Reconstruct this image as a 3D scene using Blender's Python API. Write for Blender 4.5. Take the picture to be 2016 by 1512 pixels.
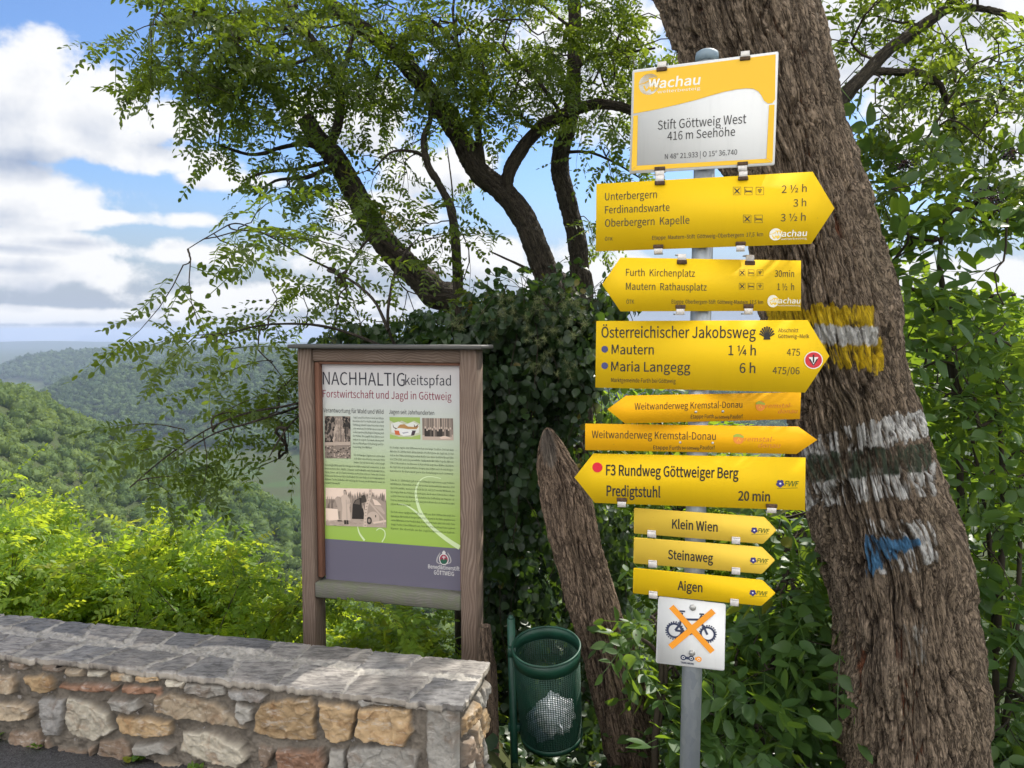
import bpy, math, os, random
import numpy as np

for _o in list(bpy.data.objects):
    bpy.data.objects.remove(_o, do_unlink=True)
SC = bpy.context.scene
COL = SC.collection
rng = np.random.default_rng(11)
random.seed(11)
sin, cos, pi, R = math.sin, math.cos, math.pi, math.radians
A = np.array

# ------------------------------------------------------------------ camera
F_PX, PITCH, EYE = 1515.0, R(4.0), A([0.0, 0.0, 1.6])
cam_d = bpy.data.cameras.new('camera'); cam = bpy.data.objects.new('camera', cam_d); COL.objects.link(cam)
cam.location = EYE; cam.rotation_euler = (R(90) - PITCH, 0, 0)
cam_d.sensor_width = 36.0; cam_d.lens = 36.0 * F_PX / 2016.0
cam_d.clip_start = 0.05; cam_d.clip_end = 60000
SC.camera = cam

# ------------------------------------------------------------------ light and exposure
SUN_EL, SUN_AZ = R(50), R(42)            # azimuth from +Y towards +X
sv = A([cos(SUN_EL) * sin(SUN_AZ), cos(SUN_EL) * cos(SUN_AZ), sin(SUN_EL)])
sun_d = bpy.data.lights.new('sun', 'SUN'); sun = bpy.data.objects.new('sun', sun_d); COL.objects.link(sun)
sun_d.energy = 4.6; sun_d.angle = R(0.5); sun_d.color = (1.0, 0.95, 0.86)
sun.rotation_euler = (R(90) - SUN_EL, 0, pi - SUN_AZ); sun.location = (20, 30, 60)
SC.view_settings.view_transform = 'Standard'; SC.view_settings.look = 'None'
SC.view_settings.exposure = 0.78; SC.view_settings.gamma = 1.0; SC.view_settings.use_curve_mapping = False
SC.render.engine = 'CYCLES'
cy = SC.cycles
cy.use_denoising = True; cy.max_bounces = 7; cy.diffuse_bounces = 4; cy.glossy_bounces = 2
cy.transmission_bounces = 4; cy.transparent_max_bounces = 4; cy.volume_bounces = 0
cy.sample_clamp_indirect = 6.0
SKY_STRENGTH = 0.09

def ray(u, v):
    X = (u - 1008.0) / F_PX; D = (v - 756.0) / F_PX
    return A([X, cos(PITCH) - D * sin(PITCH), -(D * cos(PITCH) + sin(PITCH))])
def U(u, v, y):
    "the place seen at photo pixel (u, v) that is y metres ahead of the camera"
    d = ray(u, v); return EYE + d * (y / d[1])
def project(P):
    P = np.asarray(P) - EYE
    dep = P[..., 1] * cos(PITCH) - P[..., 2] * sin(PITCH)
    up = P[..., 1] * sin(PITCH) + P[..., 2] * cos(PITCH)
    dep = np.where(np.abs(dep) < 1e-6, 1e-6, dep)
    return 1008 + F_PX * P[..., 0] / dep, 756 - F_PX * up / dep, dep

# ------------------------------------------------------------------ nodes
def nt_of(m):
    m.use_nodes = True; nt = m.node_tree; nt.nodes.clear(); return nt
class G:
    "small node-graph helper: values may be sockets or numbers"
    def __init__(s, nt): s.nt = nt
    def put(s, sock, val):
        if val is None: return
        if isinstance(val, bpy.types.NodeSocket): s.nt.links.new(val, sock)
        else: sock.default_value = val
    def n(s, typ, **kw):
        nd = s.nt.nodes.new(typ)
        for k, v in kw.items(): setattr(nd, k, v)
        return nd
    def m(s, op, a, b=None, c=None, clamp=False):
        nd = s.n('ShaderNodeMath', operation=op, use_clamp=clamp)
        for i, v in enumerate((a, b, c)): s.put(nd.inputs[i], v)
        return nd.outputs[0]
    def vm(s, op, a, b=None):
        nd = s.n('ShaderNodeVectorMath', operation=op); s.put(nd.inputs[0], a); s.put(nd.inputs[1], b)
        return nd.outputs[1] if op in ('LENGTH', 'DOT_PRODUCT') else nd.outputs[0]
    def smooth(s, x, lo, hi, a=0.0, b=1.0, lin=False):
        nd = s.n('ShaderNodeMapRange', interpolation_type='LINEAR' if lin else 'SMOOTHSTEP')
        for i, v in enumerate((x, lo, hi, a, b)): s.put(nd.inputs[i], v)
        return nd.outputs[0]
    def mix(s, f, a, b, typ='MIX'):
        nd = s.n('ShaderNodeMix', data_type='RGBA', blend_type=typ)
        s.put(nd.inputs[0], f)
        s.put(nd.inputs[6], a if isinstance(a, bpy.types.NodeSocket) else tuple(a) + (1,))
        s.put(nd.inputs[7], b if isinstance(b, bpy.types.NodeSocket) else tuple(b) + (1,))
        return nd.outputs[2]
    def noise(s, vec, scale, detail=4, rough=0.55, dist=0.0):
        nd = s.n('ShaderNodeTexNoise'); s.put(nd.inputs['Vector'], vec)
        for k, v in (('Scale', scale), ('Detail', detail), ('Roughness', rough), ('Distortion', dist)): nd.inputs[k].default_value = v
        return nd.outputs[0]
    def mapping(s, vec, scale=(1, 1, 1), loc=(0, 0, 0), rot=(0, 0, 0)):
        nd = s.n('ShaderNodeMapping'); s.put(nd.inputs[0], vec)
        nd.inputs['Location'].default_value = loc; nd.inputs['Rotation'].default_value = rot; nd.inputs['Scale'].default_value = scale
        return nd.outputs[0]
    def attr(s, name):
        nd = s.n('ShaderNodeAttribute'); nd.attribute_name = name; return nd
    def obj(s): return s.n('ShaderNodeTexCoord').outputs['Object']
    def bump(s, h, strength=0.4, dist=0.01):
        nd = s.n('ShaderNodeBump'); s.put(nd.inputs['Height'], h)
        nd.inputs['Strength'].default_value = strength; nd.inputs['Distance'].default_value = dist
        return nd.outputs[0]
    def principled(s, col, rough=0.6, metal=0.0, spec=0.5, normal=None):
        nd = s.n('ShaderNodeBsdfPrincipled')
        s.put(nd.inputs['Base Color'], col if isinstance(col, bpy.types.NodeSocket) else tuple(col) + (1,))
        s.put(nd.inputs['Roughness'], rough); s.put(nd.inputs['Metallic'], metal)
        nd.inputs['Specular IOR Level'].default_value = spec
        if normal is not None: s.put(nd.inputs['Normal'], normal)
        return nd.outputs[0]
    def out(s, surf, vol=None):
        nd = s.n('ShaderNodeOutputMaterial')
        if surf is not None: s.nt.links.new(surf, nd.inputs['Surface'])
        if vol is not None: s.nt.links.new(vol, nd.inputs['Volume'])
def material(name):
    m = bpy.data.materials.new(name); return m, G(nt_of(m))

# ------------------------------------------------------------------ sky: Nishita plus cloud field
def build_world():
    w = bpy.data.worlds.new('World'); SC.world = w; w.use_nodes = True
    nt = w.node_tree; nt.nodes.clear(); g = G(nt)
    sky = g.n('ShaderNodeTexSky', sky_type='NISHITA'); sky.sun_disc = False
    sky.sun_elevation = SUN_EL; sky.sun_rotation = SUN_AZ; sky.air_density = 1.3; sky.dust_density = 0.6; sky.ozone_density = 2.0
    d0 = g.n('ShaderNodeTexCoord').outputs['Generated']
    blobs = [(20, 170, 190, 105), (190, 190, 130, 75), (60, 260, 260, 60), (330, 235, 110, 40), (300, 315, 190, 34), (430, 350, 120, 26), (20, 372, 230, 62), (170, 425, 230, 20), (20, 432, 160, 16),
             (110, 530, 330, 62), (20, 470, 160, 24), (330, 500, 190, 34), (480, 590, 320, 40), (100, 620, 400, 22), (250, 652, 420, 15), (-60, 662, 260, 14), (560, 640, 300, 18), (900, 330, 130, 70), (760, 420, 130, 34), (860, 505, 320, 50), (1130, 120, 260, 150), (1760, 80, 420, 170), (1950, 240, 280, 110), (1200, 560, 260, 50), (1850, 560, 260, 60), (700, 230, 150, 70)]
    def density(d, detail):
        sp = g.n('ShaderNodeSeparateXYZ'); g.put(sp.inputs[0], d)
        az = g.m('ARCTAN2', sp.outputs[0], sp.outputs[1]); el = g.m('ARCSINE', sp.outputs[2])
        big = None
        for (u, v, ru, rv) in blobs:
            r = ray(u, v); a0 = math.atan2(r[0], r[1]); e0 = math.asin(r[2] / np.linalg.norm(r))
            q = g.m('ADD', g.m('POWER', g.m('DIVIDE', g.m('ABSOLUTE', g.m('SUBTRACT', az, a0)), ru / F_PX), 2.0),
                    g.m('POWER', g.m('DIVIDE', g.m('ABSOLUTE', g.m('SUBTRACT', el, e0)), rv / F_PX), 2.0))
            b = g.m('SUBTRACT', 1.0, g.m('SQRT', q))
            big = b if big is None else g.m('MAXIMUM', big, b)
        gen = g.noise(g.mapping(d, (1, 1, 2.4), (3.1, 1.7, 0.4)), 2.3, 3, 0.5)
        gen = g.m('MULTIPLY', g.m('SUBTRACT', gen, 0.44), 3.2)
        # away from the part of the sky the photograph shows, the same kind of broken cumulus
        away = g.m('MAXIMUM', g.smooth(sp.outputs[1], 0.75, 0.5), g.smooth(sp.outputs[2], 0.42, 0.55))
        big = g.m('MAXIMUM', g.m('MAXIMUM', big, -1.0), g.m('SUBTRACT', gen, g.m('MULTIPLY', g.m('SUBTRACT', 1.0, away), 3.0)))
        n1 = g.noise(g.mapping(d, (1, 1, 1.25)), 8.5, detail, 0.58, 0.1)
        n2 = g.noise(g.mapping(d, (1, 1, 1.6), (5, 2, 1)), 2.6, 2, 0.5)
        return g.m('ADD', g.m('ADD', g.m('ADD', 0.0, g.m('MULTIPLY', big, 0.9)), g.m('MULTIPLY', g.m('SUBTRACT', n1, 0.5), 2.6)), g.m('MULTIPLY', g.m('SUBTRACT', n2, 0.5), 0.6)), sp, n1
    dn, sp, n1 = density(d0, 9)
    up = g.n('ShaderNodeVectorMath', operation='ADD'); g.put(up.inputs[0], d0); up.inputs[1].default_value = (0.012, 0, 0.03)
    dn2, _, _ = density(g.vm('NORMALIZE', up.outputs[0]), 5)
    alpha = g.smooth(dn, -0.02, 0.36)
    lit = g.m('ADD', 0.74, g.m('MULTIPLY', g.m('SUBTRACT', dn, dn2), 0.95))
    lit = g.m('ADD', lit, g.m('MULTIPLY', g.smooth(dn, 0.7, 0.1), 0.34))
    lit = g.m('SUBTRACT', lit, g.m('MULTIPLY', g.smooth(dn, 0.45, 1.4), 0.42), clamp=True)
    ccol = g.mix(lit, CLOUD_DARK, CLOUD_LIGHT)
    # clouds behind the camera, out of view, boosted and warmed to light the signs
    front = g.smooth(sp.outputs[1], 0.15, -0.6, 1.0, CLOUD_BACK_BOOST)
    ccol = g.mix(g.smooth(sp.outputs[1], 0.15, -0.6), ccol, g.mix(1.0, ccol, (1.06, 1.0, 0.90), 'MULTIPLY'))
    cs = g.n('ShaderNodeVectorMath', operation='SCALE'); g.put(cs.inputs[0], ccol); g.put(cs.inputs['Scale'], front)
    blue = g.n('ShaderNodeVectorMath', operation='SCALE'); g.put(blue.inputs[0], sky.outputs[0]); blue.inputs['Scale'].default_value = SKY_STRENGTH
    tint = g.mix(1.0, blue.outputs[0], SKY_TINT, 'MULTIPLY')
    # thin veil towards the horizon
    veil = g.smooth(sp.outputs[2], 0.20, 0.0)
    base = g.mix(g.m('MULTIPLY', veil, 1.08, clamp=True), tint, (0.285, 0.325, 0.39))
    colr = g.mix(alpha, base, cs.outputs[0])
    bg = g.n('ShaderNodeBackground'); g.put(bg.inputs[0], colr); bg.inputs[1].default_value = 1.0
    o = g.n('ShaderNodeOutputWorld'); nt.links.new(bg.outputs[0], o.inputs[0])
CLOUD_DARK, CLOUD_LIGHT, CLOUD_BACK_BOOST, SKY_TINT = (0.235, 0.285, 0.385), (0.585, 0.59, 0.60), 4.4, (0.66, 0.80, 1.08)
build_world()

# ------------------------------------------------------------------ noise in numpy
def _h(ix, iy, s):
    n = (ix.astype(np.int64) * 374761393 + iy.astype(np.int64) * 668265263 + s * 974634777) & 0xFFFFFFFF
    n = ((n ^ (n >> 13)) * 1274126177) & 0xFFFFFFFF
    n = ((n ^ (n >> 15)) * 2246822519) & 0xFFFFFFFF
    return ((n ^ (n >> 16)) & 0xFFFFFF) / float(0xFFFFFF)
def vnoise(x, y, s=0, px=None):
    x, y = np.broadcast_arrays(np.asarray(x, float), np.asarray(y, float))
    ix = np.floor(x).astype(np.int64); iy = np.floor(y).astype(np.int64); fx = x - ix; fy = y - iy
    fx = fx * fx * fx * (fx * (fx * 6 - 15) + 10); fy = fy * fy * fy * (fy * (fy * 6 - 15) + 10)
    w = (lambda i: np.mod(i, px)) if px else (lambda i: i)
    a, b = _h(w(ix), iy, s), _h(w(ix + 1), iy, s); c, d = _h(w(ix), iy + 1, s), _h(w(ix + 1), iy + 1, s)
    return (a * (1 - fx) + b * fx) * (1 - fy) + (c * (1 - fx) + d * fx) * fy
def fbm(x, y, s=0, o=4, px=None, gain=0.5):
    t = 0; a = 1; n = 0
    for k in range(o):
        t = t + a * vnoise(x * 2 ** k, y * 2 ** k, s + k, px * 2 ** k if px else None); n += a; a *= gain
    return t / n
def worley(x, y, s=0, px=None, full=False):
    ix = np.floor(x).astype(np.int64); iy = np.floor(y).astype(np.int64)
    f1 = np.full(x.shape, 9.0); f2 = f1.copy(); cid = np.zeros(x.shape); ox = np.zeros(x.shape); oy = np.zeros(x.shape)
    for dx in (-1, 0, 1):
        for dy in (-1, 0, 1):
            cx, cy_ = ix + dx, iy + dy; wx = np.mod(cx, px) if px else cx
            qx = cx + 0.1 + 0.8 * _h(wx, cy_, s); qy = cy_ + 0.1 + 0.8 * _h(wx, cy_, s + 7)
            dd = np.hypot(x - qx, y - qy); c = _h(wx, cy_, s + 13)
            near = dd < f1
            f2 = np.where(near, f1, np.minimum(f2, dd)); cid = np.where(near, c, cid); ox = np.where(near, x - qx, ox); oy = np.where(near, y - qy, oy); f1 = np.where(near, dd, f1)
    return (f1, f2, cid, ox, oy) if full else (f1, f2, cid)
def sstep(x, a, b):
    t = np.clip((x - a) / (b - a), 0, 1); return t * t * (3 - 2 * t)
def unit(v):
    v = np.asarray(v, float); return v / np.maximum(np.linalg.norm(v, axis=-1, keepdims=True), 1e-9)

# ------------------------------------------------------------------ meshes
class MB:
    "collects polygons and links them as ONE mesh object"
    def __init__(s): s.v = []; s.f = []; s.n = 0; s.att = {}
    def add(s, v, faces, mat=0, **att):
        v = np.asarray(v, float).reshape(-1, 3)
        if not isinstance(faces, (list, tuple)) or (len(faces) and not isinstance(faces[0], np.ndarray)): faces = [np.asarray(f, np.int64).reshape(1, -1) for f in faces] if not isinstance(faces, np.ndarray) else [faces]
        for f in faces:
            if len(f): s.f.append((f.astype(np.int64) + s.n, mat))
        for k, a in att.items():
            a = np.asarray(a, float)
            if k == 'Col':
                a = np.broadcast_to(np.append(a, 1.0) if a.ndim == 1 and len(a) == 3 else (np.c_[a, np.ones(len(a))] if a.shape[-1] == 3 else a), (len(v), 4))
            else: a = np.broadcast_to(a, (len(v),))
            s.att.setdefault(k, []).append((s.n, a))
        s.v.append(v); s.n += len(v); return s
    def box(s, c, h, ax=None, mat=0, bev=0.0, **att):
        c = A(c, float); h = A(h, float); ax = np.eye(3) if ax is None else np.asarray(ax, float)
        if bev <= 0:
            q = A([[x, y, z] for x in (-1, 1) for y in (-1, 1) for z in (-1, 1)], float) * h
            f = A([[0, 1, 3, 2], [4, 6, 7, 5], [0, 4, 5, 1], [2, 3, 7, 6], [0, 2, 6, 4], [1, 5, 7, 3]])
            return s.add(c + q @ ax, f, mat, **att)
        b = min(bev, *(h * 0.45)); vs = []; idx = {}
        for x in (-1, 1):
            for y in (-1, 1):
                for z in (-1, 1):
                    for k in range(3):
                        q = A([x, y, z], float) * h
                        for j in range(3):
                            if j != k: q[j] -= (x, y, z)[j] * b
                        idx[(x, y, z, k)] = len(vs); vs.append(q)
        F = []
        for k in range(3):
            i, j = [(1, 2), (2, 0), (0, 1)][k]
            for sg in (-1, 1):
                c4 = []
                for (a_, b_) in ((-1, -1), (1, -1), (1, 1), (-1, 1)):
                    t = [0, 0, 0]; t[k] = sg; t[i] = a_; t[j] = b_; c4.append(idx[(*t, k)])
                F.append(c4 if sg > 0 else c4[::-1])
        for k in range(3):
            i, j = [(1, 2), (2, 0), (0, 1)][k]
            for a_ in (-1, 1):
                for b_ in (-1, 1):
                    t0 = [0, 0, 0]; t0[i] = a_; t0[j] = b_; t1 = list(t0); t0[k] = -1; t1[k] = 1
                    q = [idx[(*t0, i)], idx[(*t1, i)], idx[(*t1, j)], idx[(*t0, j)]]
                    F.append(q if a_ * b_ < 0 else q[::-1])
        for x in (-1, 1):
            for y in (-1, 1):
                for z in (-1, 1):
                    q = [idx[(x, y, z, k)] for k in range(3)]
                    F.append(q if x * y * z > 0 else q[::-1])
        return s.add(c + A(vs) @ ax, F, mat, **att)
    def prism(s, poly, o, ex, ey, ez, t, mat=0, **att):
        "polygon (N,2) in the plane o+ex*a+ey*b, extruded t along -ez"
        poly = np.asarray(poly, float); n = len(poly)
        top = o + poly[:, :1] * ex + poly[:, 1:] * ey; bot = top - A(ez) * t
        F = [list(range(n)), list(range(2 * n - 1, n - 1, -1))] + [[i, i + n, (i + 1) % n + n, (i + 1) % n] for i in range(n)]
        return s.add(np.r_[top, bot], F, mat, **att)
    def tube(s, P, r, seg=8, mat=0, cap=True, **att):
        P = np.asarray(P, float); K = len(P); r = np.broadcast_to(np.asarray(r, float), (K,))
        T = unit(np.gradient(P, axis=0)); ref = A([0, 1, 0.01]) if abs(T[0] @ A([0, 1, 0.01])) < 0.9 else A([1, 0, 0.02])
        N = unit(np.cross(T, ref)); B = np.cross(T, N); th = np.arange(seg) * 2 * pi / seg
        ring = P[:, None] + r[:, None, None] * (np.cos(th)[None, :, None] * N[:, None] + np.sin(th)[None, :, None] * B[:, None])
        i = np.arange(K - 1)[:, None] * seg; j = np.arange(seg)[None]; j2 = (j + 1) % seg
        F = np.stack([i + j, i + j2, i + j2 + seg, i + j + seg], -1).reshape(-1, 4)
        fs = [F]
        if cap: fs += [np.arange(seg)[None, ::-1], (np.arange(seg) + (K - 1) * seg)[None]]
        return s.add(ring.reshape(-1, 3), fs, mat, **att)
    def build(s, name, mats, parent=None, origin=None, smooth=False):
        V = np.concatenate(s.v); o0 = A(parent.location) if parent is not None and origin is None else (A(origin) if origin is not None else np.zeros(3))
        if parent is not None:
            q = parent
            o0 = np.zeros(3)
            while q is not None: o0 = o0 + A(q.location); q = q.parent
        me = bpy.data.meshes.new(name); me.vertices.add(len(V)); me.vertices.foreach_set('co', (V - o0).astype(np.float32).ravel())
        L = np.concatenate([f.ravel() for f, _ in s.f]); cnt = np.concatenate([np.full(len(f), f.shape[1]) for f, _ in s.f])
        mi = np.concatenate([np.full(len(f), m) for f, m in s.f])
        me.loops.add(len(L)); me.loops.foreach_set('vertex_index', L.astype(np.int32)); me.polygons.add(len(cnt))
        me.polygons.foreach_set('loop_start', np.r_[0, np.cumsum(cnt)[:-1]].astype(np.int32))
        for m in (mats if isinstance(mats, (list, tuple)) else [mats]): me.materials.append(m)
        me.polygons.foreach_set('material_index', mi.astype(np.int32))
        if smooth: me.polygons.foreach_set('use_smooth', np.ones(len(cnt), bool))
        for k, lst in s.att.items():
            if k == 'Col':
                a = np.ones((len(V), 4), np.float32)
                for st, x in lst: a[st:st + len(x)] = x
                me.attributes.new('Col', 'FLOAT_COLOR', 'POINT').data.foreach_set('color', a.ravel())
            else:
                a = np.zeros(len(V), np.float32)
                for st, x in lst: a[st:st + len(x)] = x
                me.attributes.new(k, 'FLOAT', 'POINT').data.foreach_set('value', a)
        me.update(calc_edges=True); me.validate()
        o = bpy.data.objects.new(name, me); COL.objects.link(o)
        if parent is not None: o.parent = parent
        elif origin is not None: o.location = o0
        return o
def tag(o, label=None, cat=None, group=None, kind=None):
    for k, v in (('label', label), ('category', cat), ('group', group), ('kind', kind)):
        if v: o[k] = v
    return o
def thing(name, loc, label, cat, group=None):
    o = bpy.data.objects.new(name, None); COL.objects.link(o); o.location = [float(q) for q in loc]; o.empty_display_size = 0.1
    return tag(o, label, cat, group)
def spline(P, n):
    P = np.asarray(P, float); K = len(P); t = np.linspace(0, K - 1, n); i = np.minimum(t.astype(int), K - 2); f = (t - i)[:, None]
    g = lambda k: P[np.clip(k, 0, K - 1)]
    p0, p1, p2, p3 = g(i - 1), g(i), g(i + 1), g(i + 2)
    return 0.5 * (2 * p1 + (p2 - p0) * f + (2 * p0 - 5 * p1 + 4 * p2 - p3) * f ** 2 + (3 * p1 - p0 - 3 * p2 + p3) * f ** 3)
# ------------------------------------------------------------------ materials
def leaf_mat(name, c0, c1, t0, t1, trans=0.45, rough=0.42, spec=0.5):
    m, g = material(name); r = g.attr('rnd').outputs['Fac']
    n = g.noise(g.obj(), 1.3, 2)
    f = g.m('ADD', g.m('MULTIPLY', r, 0.75), g.m('MULTIPLY', g.m('SUBTRACT', n, 0.35), 0.8), clamp=True)
    old = g.smooth(r, 0.955, 0.975); p = g.principled(g.mix(old, g.mix(f, c0, c1), tuple(a * .5 + b for a, b in zip(c1, (.10, .06, .0)))), rough, 0, spec)
    t = g.n('ShaderNodeBsdfTranslucent'); g.put(t.inputs[0], g.mix(f, t0, t1))
    mx = g.n('ShaderNodeMixShader'); mx.inputs[0].default_value = trans
    g.put(mx.inputs[1], p); g.put(mx.inputs[2], t.outputs[0]); g.out(mx.outputs[0]); return m
M_ROB = leaf_mat('robinia_leaf', (0.036, 0.062, 0.012), (0.080, 0.112, 0.022), (0.15, 0.24, 0.012), (0.33, 0.42, 0.03), 0.43, 0.5, 0.35)
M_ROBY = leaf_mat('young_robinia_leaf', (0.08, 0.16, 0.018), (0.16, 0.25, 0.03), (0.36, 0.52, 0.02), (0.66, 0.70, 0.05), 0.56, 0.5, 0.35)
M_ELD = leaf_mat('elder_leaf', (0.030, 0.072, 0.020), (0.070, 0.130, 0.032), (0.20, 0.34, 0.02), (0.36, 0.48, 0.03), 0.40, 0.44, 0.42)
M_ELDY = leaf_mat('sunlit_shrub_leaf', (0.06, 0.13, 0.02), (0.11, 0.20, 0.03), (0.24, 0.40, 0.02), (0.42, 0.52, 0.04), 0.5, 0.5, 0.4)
M_IVY = leaf_mat('climber_leaf', (0.012, 0.030, 0.010), (0.036, 0.070, 0.020), (0.05, 0.11, 0.012), (0.16, 0.26, 0.02), 0.26, 0.40, 0.45)
M_FLUFF = leaf_mat('seed_head', (0.16, 0.19, 0.09), (0.24, 0.26, 0.13), (0.2, 0.25, 0.1), (0.3, 0.33, 0.15), 0.35, 0.9, 0.1)
M_FOR = leaf_mat('forest_leaf', (0.044, 0.088, 0.024), (0.145, 0.195, 0.046), (0.12, 0.19, 0.03), (0.34, 0.42, 0.05), 0.34, 0.7, 0.2)
M_FORG = leaf_mat('far_forest_leaf', (0.040, 0.072, 0.026), (0.10, 0.145, 0.044), (0.05, 0.09, 0.02), (0.09, 0.13, 0.03), 0.2, 0.8, 0.15)

def bark_mat(name, deep, ridge, red, amt):
    m, g = material(name); o = g.obj()
    rd = g.attr('ridge').outputs['Fac']; ca = g.attr('Col')
    n = g.noise(g.mapping(o, (1, 1, 0.22)), 85, 6, 0.7); n2 = g.noise(g.mapping(o, (1, 1, 0.4)), 5, 4)
    col = g.mix(g.smooth(rd, 0.22, 0.95), deep, ridge)
    col = g.mix(g.m('MULTIPLY', g.smooth(n, 0.42, 0.7), 0.5), col, tuple(min(1, c * 1.5) for c in ridge))
    col = g.mix(g.m('MULTIPLY', g.smooth(n2, 0.5, 0.72), 0.45), col, tuple(c * f for c, f in zip(ridge, (0.62, 0.66, 0.6))))
    col = g.mix(g.m('MULTIPLY', g.attr('red').outputs['Fac'], amt), col, red)
    cb = g.n('ShaderNodeCombineXYZ'); g.put(cb.inputs[0], g.m('MULTIPLY', g.attr('gx').outputs['Fac'], 95)); g.put(cb.inputs[1], g.m('MULTIPLY', g.attr('gl').outputs['Fac'], 13))
    k1 = g.noise(cb.outputs[0], 1.0, 4, 0.6, 0.6); k2 = g.noise(g.mapping(cb.outputs[0], (2.3, 2.6, 1), (7, 3, 0)), 1.0, 4, 0.65, 0.4)
    crack = g.m('MAXIMUM', g.smooth(g.m('ABSOLUTE', g.m('SUBTRACT', k1, 0.5)), 0.045, 0.006), g.smooth(g.m('ABSOLUTE', g.m('SUBTRACT', k2, 0.5)), 0.04, 0.0, 0, 0.7))
    col = g.mix(g.smooth(k2, 0.54, 0.74, 0, 0.65), col, tuple(min(1, c * 1.75 + .015) for c in ridge))
    col = g.mix(ca.outputs['Alpha'], col, ca.outputs['Color'])
    col = g.mix(g.m('MULTIPLY', crack, g.m('SUBTRACT', 0.78, g.m('MULTIPLY', ca.outputs['Alpha'], 0.42))), col, tuple(c * .7 for c in deep))
    n = g.m('SUBTRACT', g.m('ADD', n, g.m('MULTIPLY', k2, 0.8)), g.m('MULTIPLY', crack, 1.2))
    g.out(g.principled(col, 0.85, 0, 0.25, g.bump(n, 0.8, 0.006))); return m
M_BARK = bark_mat('robinia_bark', (0.024, 0.016, 0.011), (0.245, 0.185, 0.130), (0.25, 0.085, 0.038), 0.85)
M_BARKD = bark_mat('dark_bark', (0.028, 0.023, 0.018), (0.085, 0.070, 0.052), (0.10, 0.05, 0.03), 0.3)
M_BARKS = bark_mat('weathered_bark', (0.024, 0.016, 0.011), (0.235, 0.168, 0.118), (0.20, 0.13, 0.09), 0.6)
def twig_mat(name, c):
    m, g = material(name); n = g.noise(g.obj(), 40, 3); g.out(g.principled(g.mix(n, c, tuple(k * 1.9 for k in c)), 0.8, 0, 0.2)); return m
M_TWIG = twig_mat('twig', (0.030, 0.024, 0.017)); M_TWIGG = twig_mat('green_twig', (0.05, 0.06, 0.02))

def flat_mat(name, col, rough=0.5, metal=0.0, spec=0.5, mott=0.06, scale=25):
    m, g = material(name); n = g.noise(g.obj(), scale, 5, 0.6)
    c = g.mix(g.smooth(n, 0.3, 0.75), tuple(k * (1 - mott) for k in col), tuple(min(1, k * (1 + mott)) for k in col))
    g.out(g.principled(c, g.smooth(n, 0.2, 0.8, rough - 0.06, rough + 0.08), metal, spec)); return m
def print_mat():
    m, g = material('print'); g.out(g.principled(g.attr('Col').outputs['Color'], 0.42, 0, 0.4)); return m
M_PRINT = print_mat()
def sign_mat(name, col, dirt=0.07):
    m, g = material(name); o = g.obj()
    streak = g.noise(g.mapping(o, (60, 60, 7)), 1.0, 5, 0.6); blot = g.noise(o, 7, 4, 0.6); fine = g.noise(o, 160, 2)
    c = g.mix(g.m('MULTIPLY', g.smooth(streak, 0.50, 0.78), dirt), col, tuple(k * 0.62 for k in col))
    c = g.mix(g.m('MULTIPLY', g.smooth(blot, 0.5, 0.8), 0.12), c, tuple(k * 0.9 + 0.02 for k in col))
    c = g.mix(g.m('MULTIPLY', g.smooth(fine, 0.72, 0.8), 0.3), c, (0.16, 0.13, 0.06))
    g.out(g.principled(c, g.smooth(blot, 0.3, 0.7, 0.52, 0.64), 0, 0.12)); return m
M_Y1 = sign_mat('yellow_sign_paint', (0.77, 0.495, 0.010))
M_Y2 = sign_mat('amber_sign_paint', (0.82, 0.41, 0.008), 0.05)
M_Y3 = sign_mat('pale_yellow_sign_paint', (0.77, 0.52, 0.06), 0.06)
M_WSIGN = sign_mat('white_sign_paint', (0.68, 0.68, 0.66), 0.13)
M_ALU = flat_mat('brushed_aluminium', (0.50, 0.49, 0.46), 0.38, 0.85, 0.5, 0.15)
M_CLIP = flat_mat('clip_metal', (0.62, 0.58, 0.54), 0.45, 0.3, 0.5, 0.15, 80)
M_RUST = flat_mat('rusty_pad', (0.085, 0.050, 0.028), 0.8, 0, 0.3, 0.5, 150)
M_CAPBLUE = flat_mat('pole_cap_plastic', (0.17, 0.23, 0.27), 0.5)
def galv():
    m, g = material('galvanised_steel'); o = g.obj()
    w = g.n('ShaderNodeTexVoronoi'); g.put(w.inputs[0], g.mapping(o, (1, 1, 0.6))); w.inputs['Scale'].default_value = 60
    n = g.noise(g.mapping(o, (1, 1, 0.12)), 40, 5); b = g.noise(o, 4, 3)
    c = g.mix(w.outputs['Color'], (0.28, 0.31, 0.335), (0.37, 0.395, 0.41)); c = g.mix(g.smooth(n, 0.45, 0.75, 0, 0.5), c, (0.26, 0.29, 0.31))
    c = g.mix(g.smooth(b, 0.55, 0.7, 0, 0.3), c, (0.55, 0.57, 0.58))
    g.out(g.principled(c, 0.45, 0.45, 0.5)); return m
M_GALV = galv()
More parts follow.
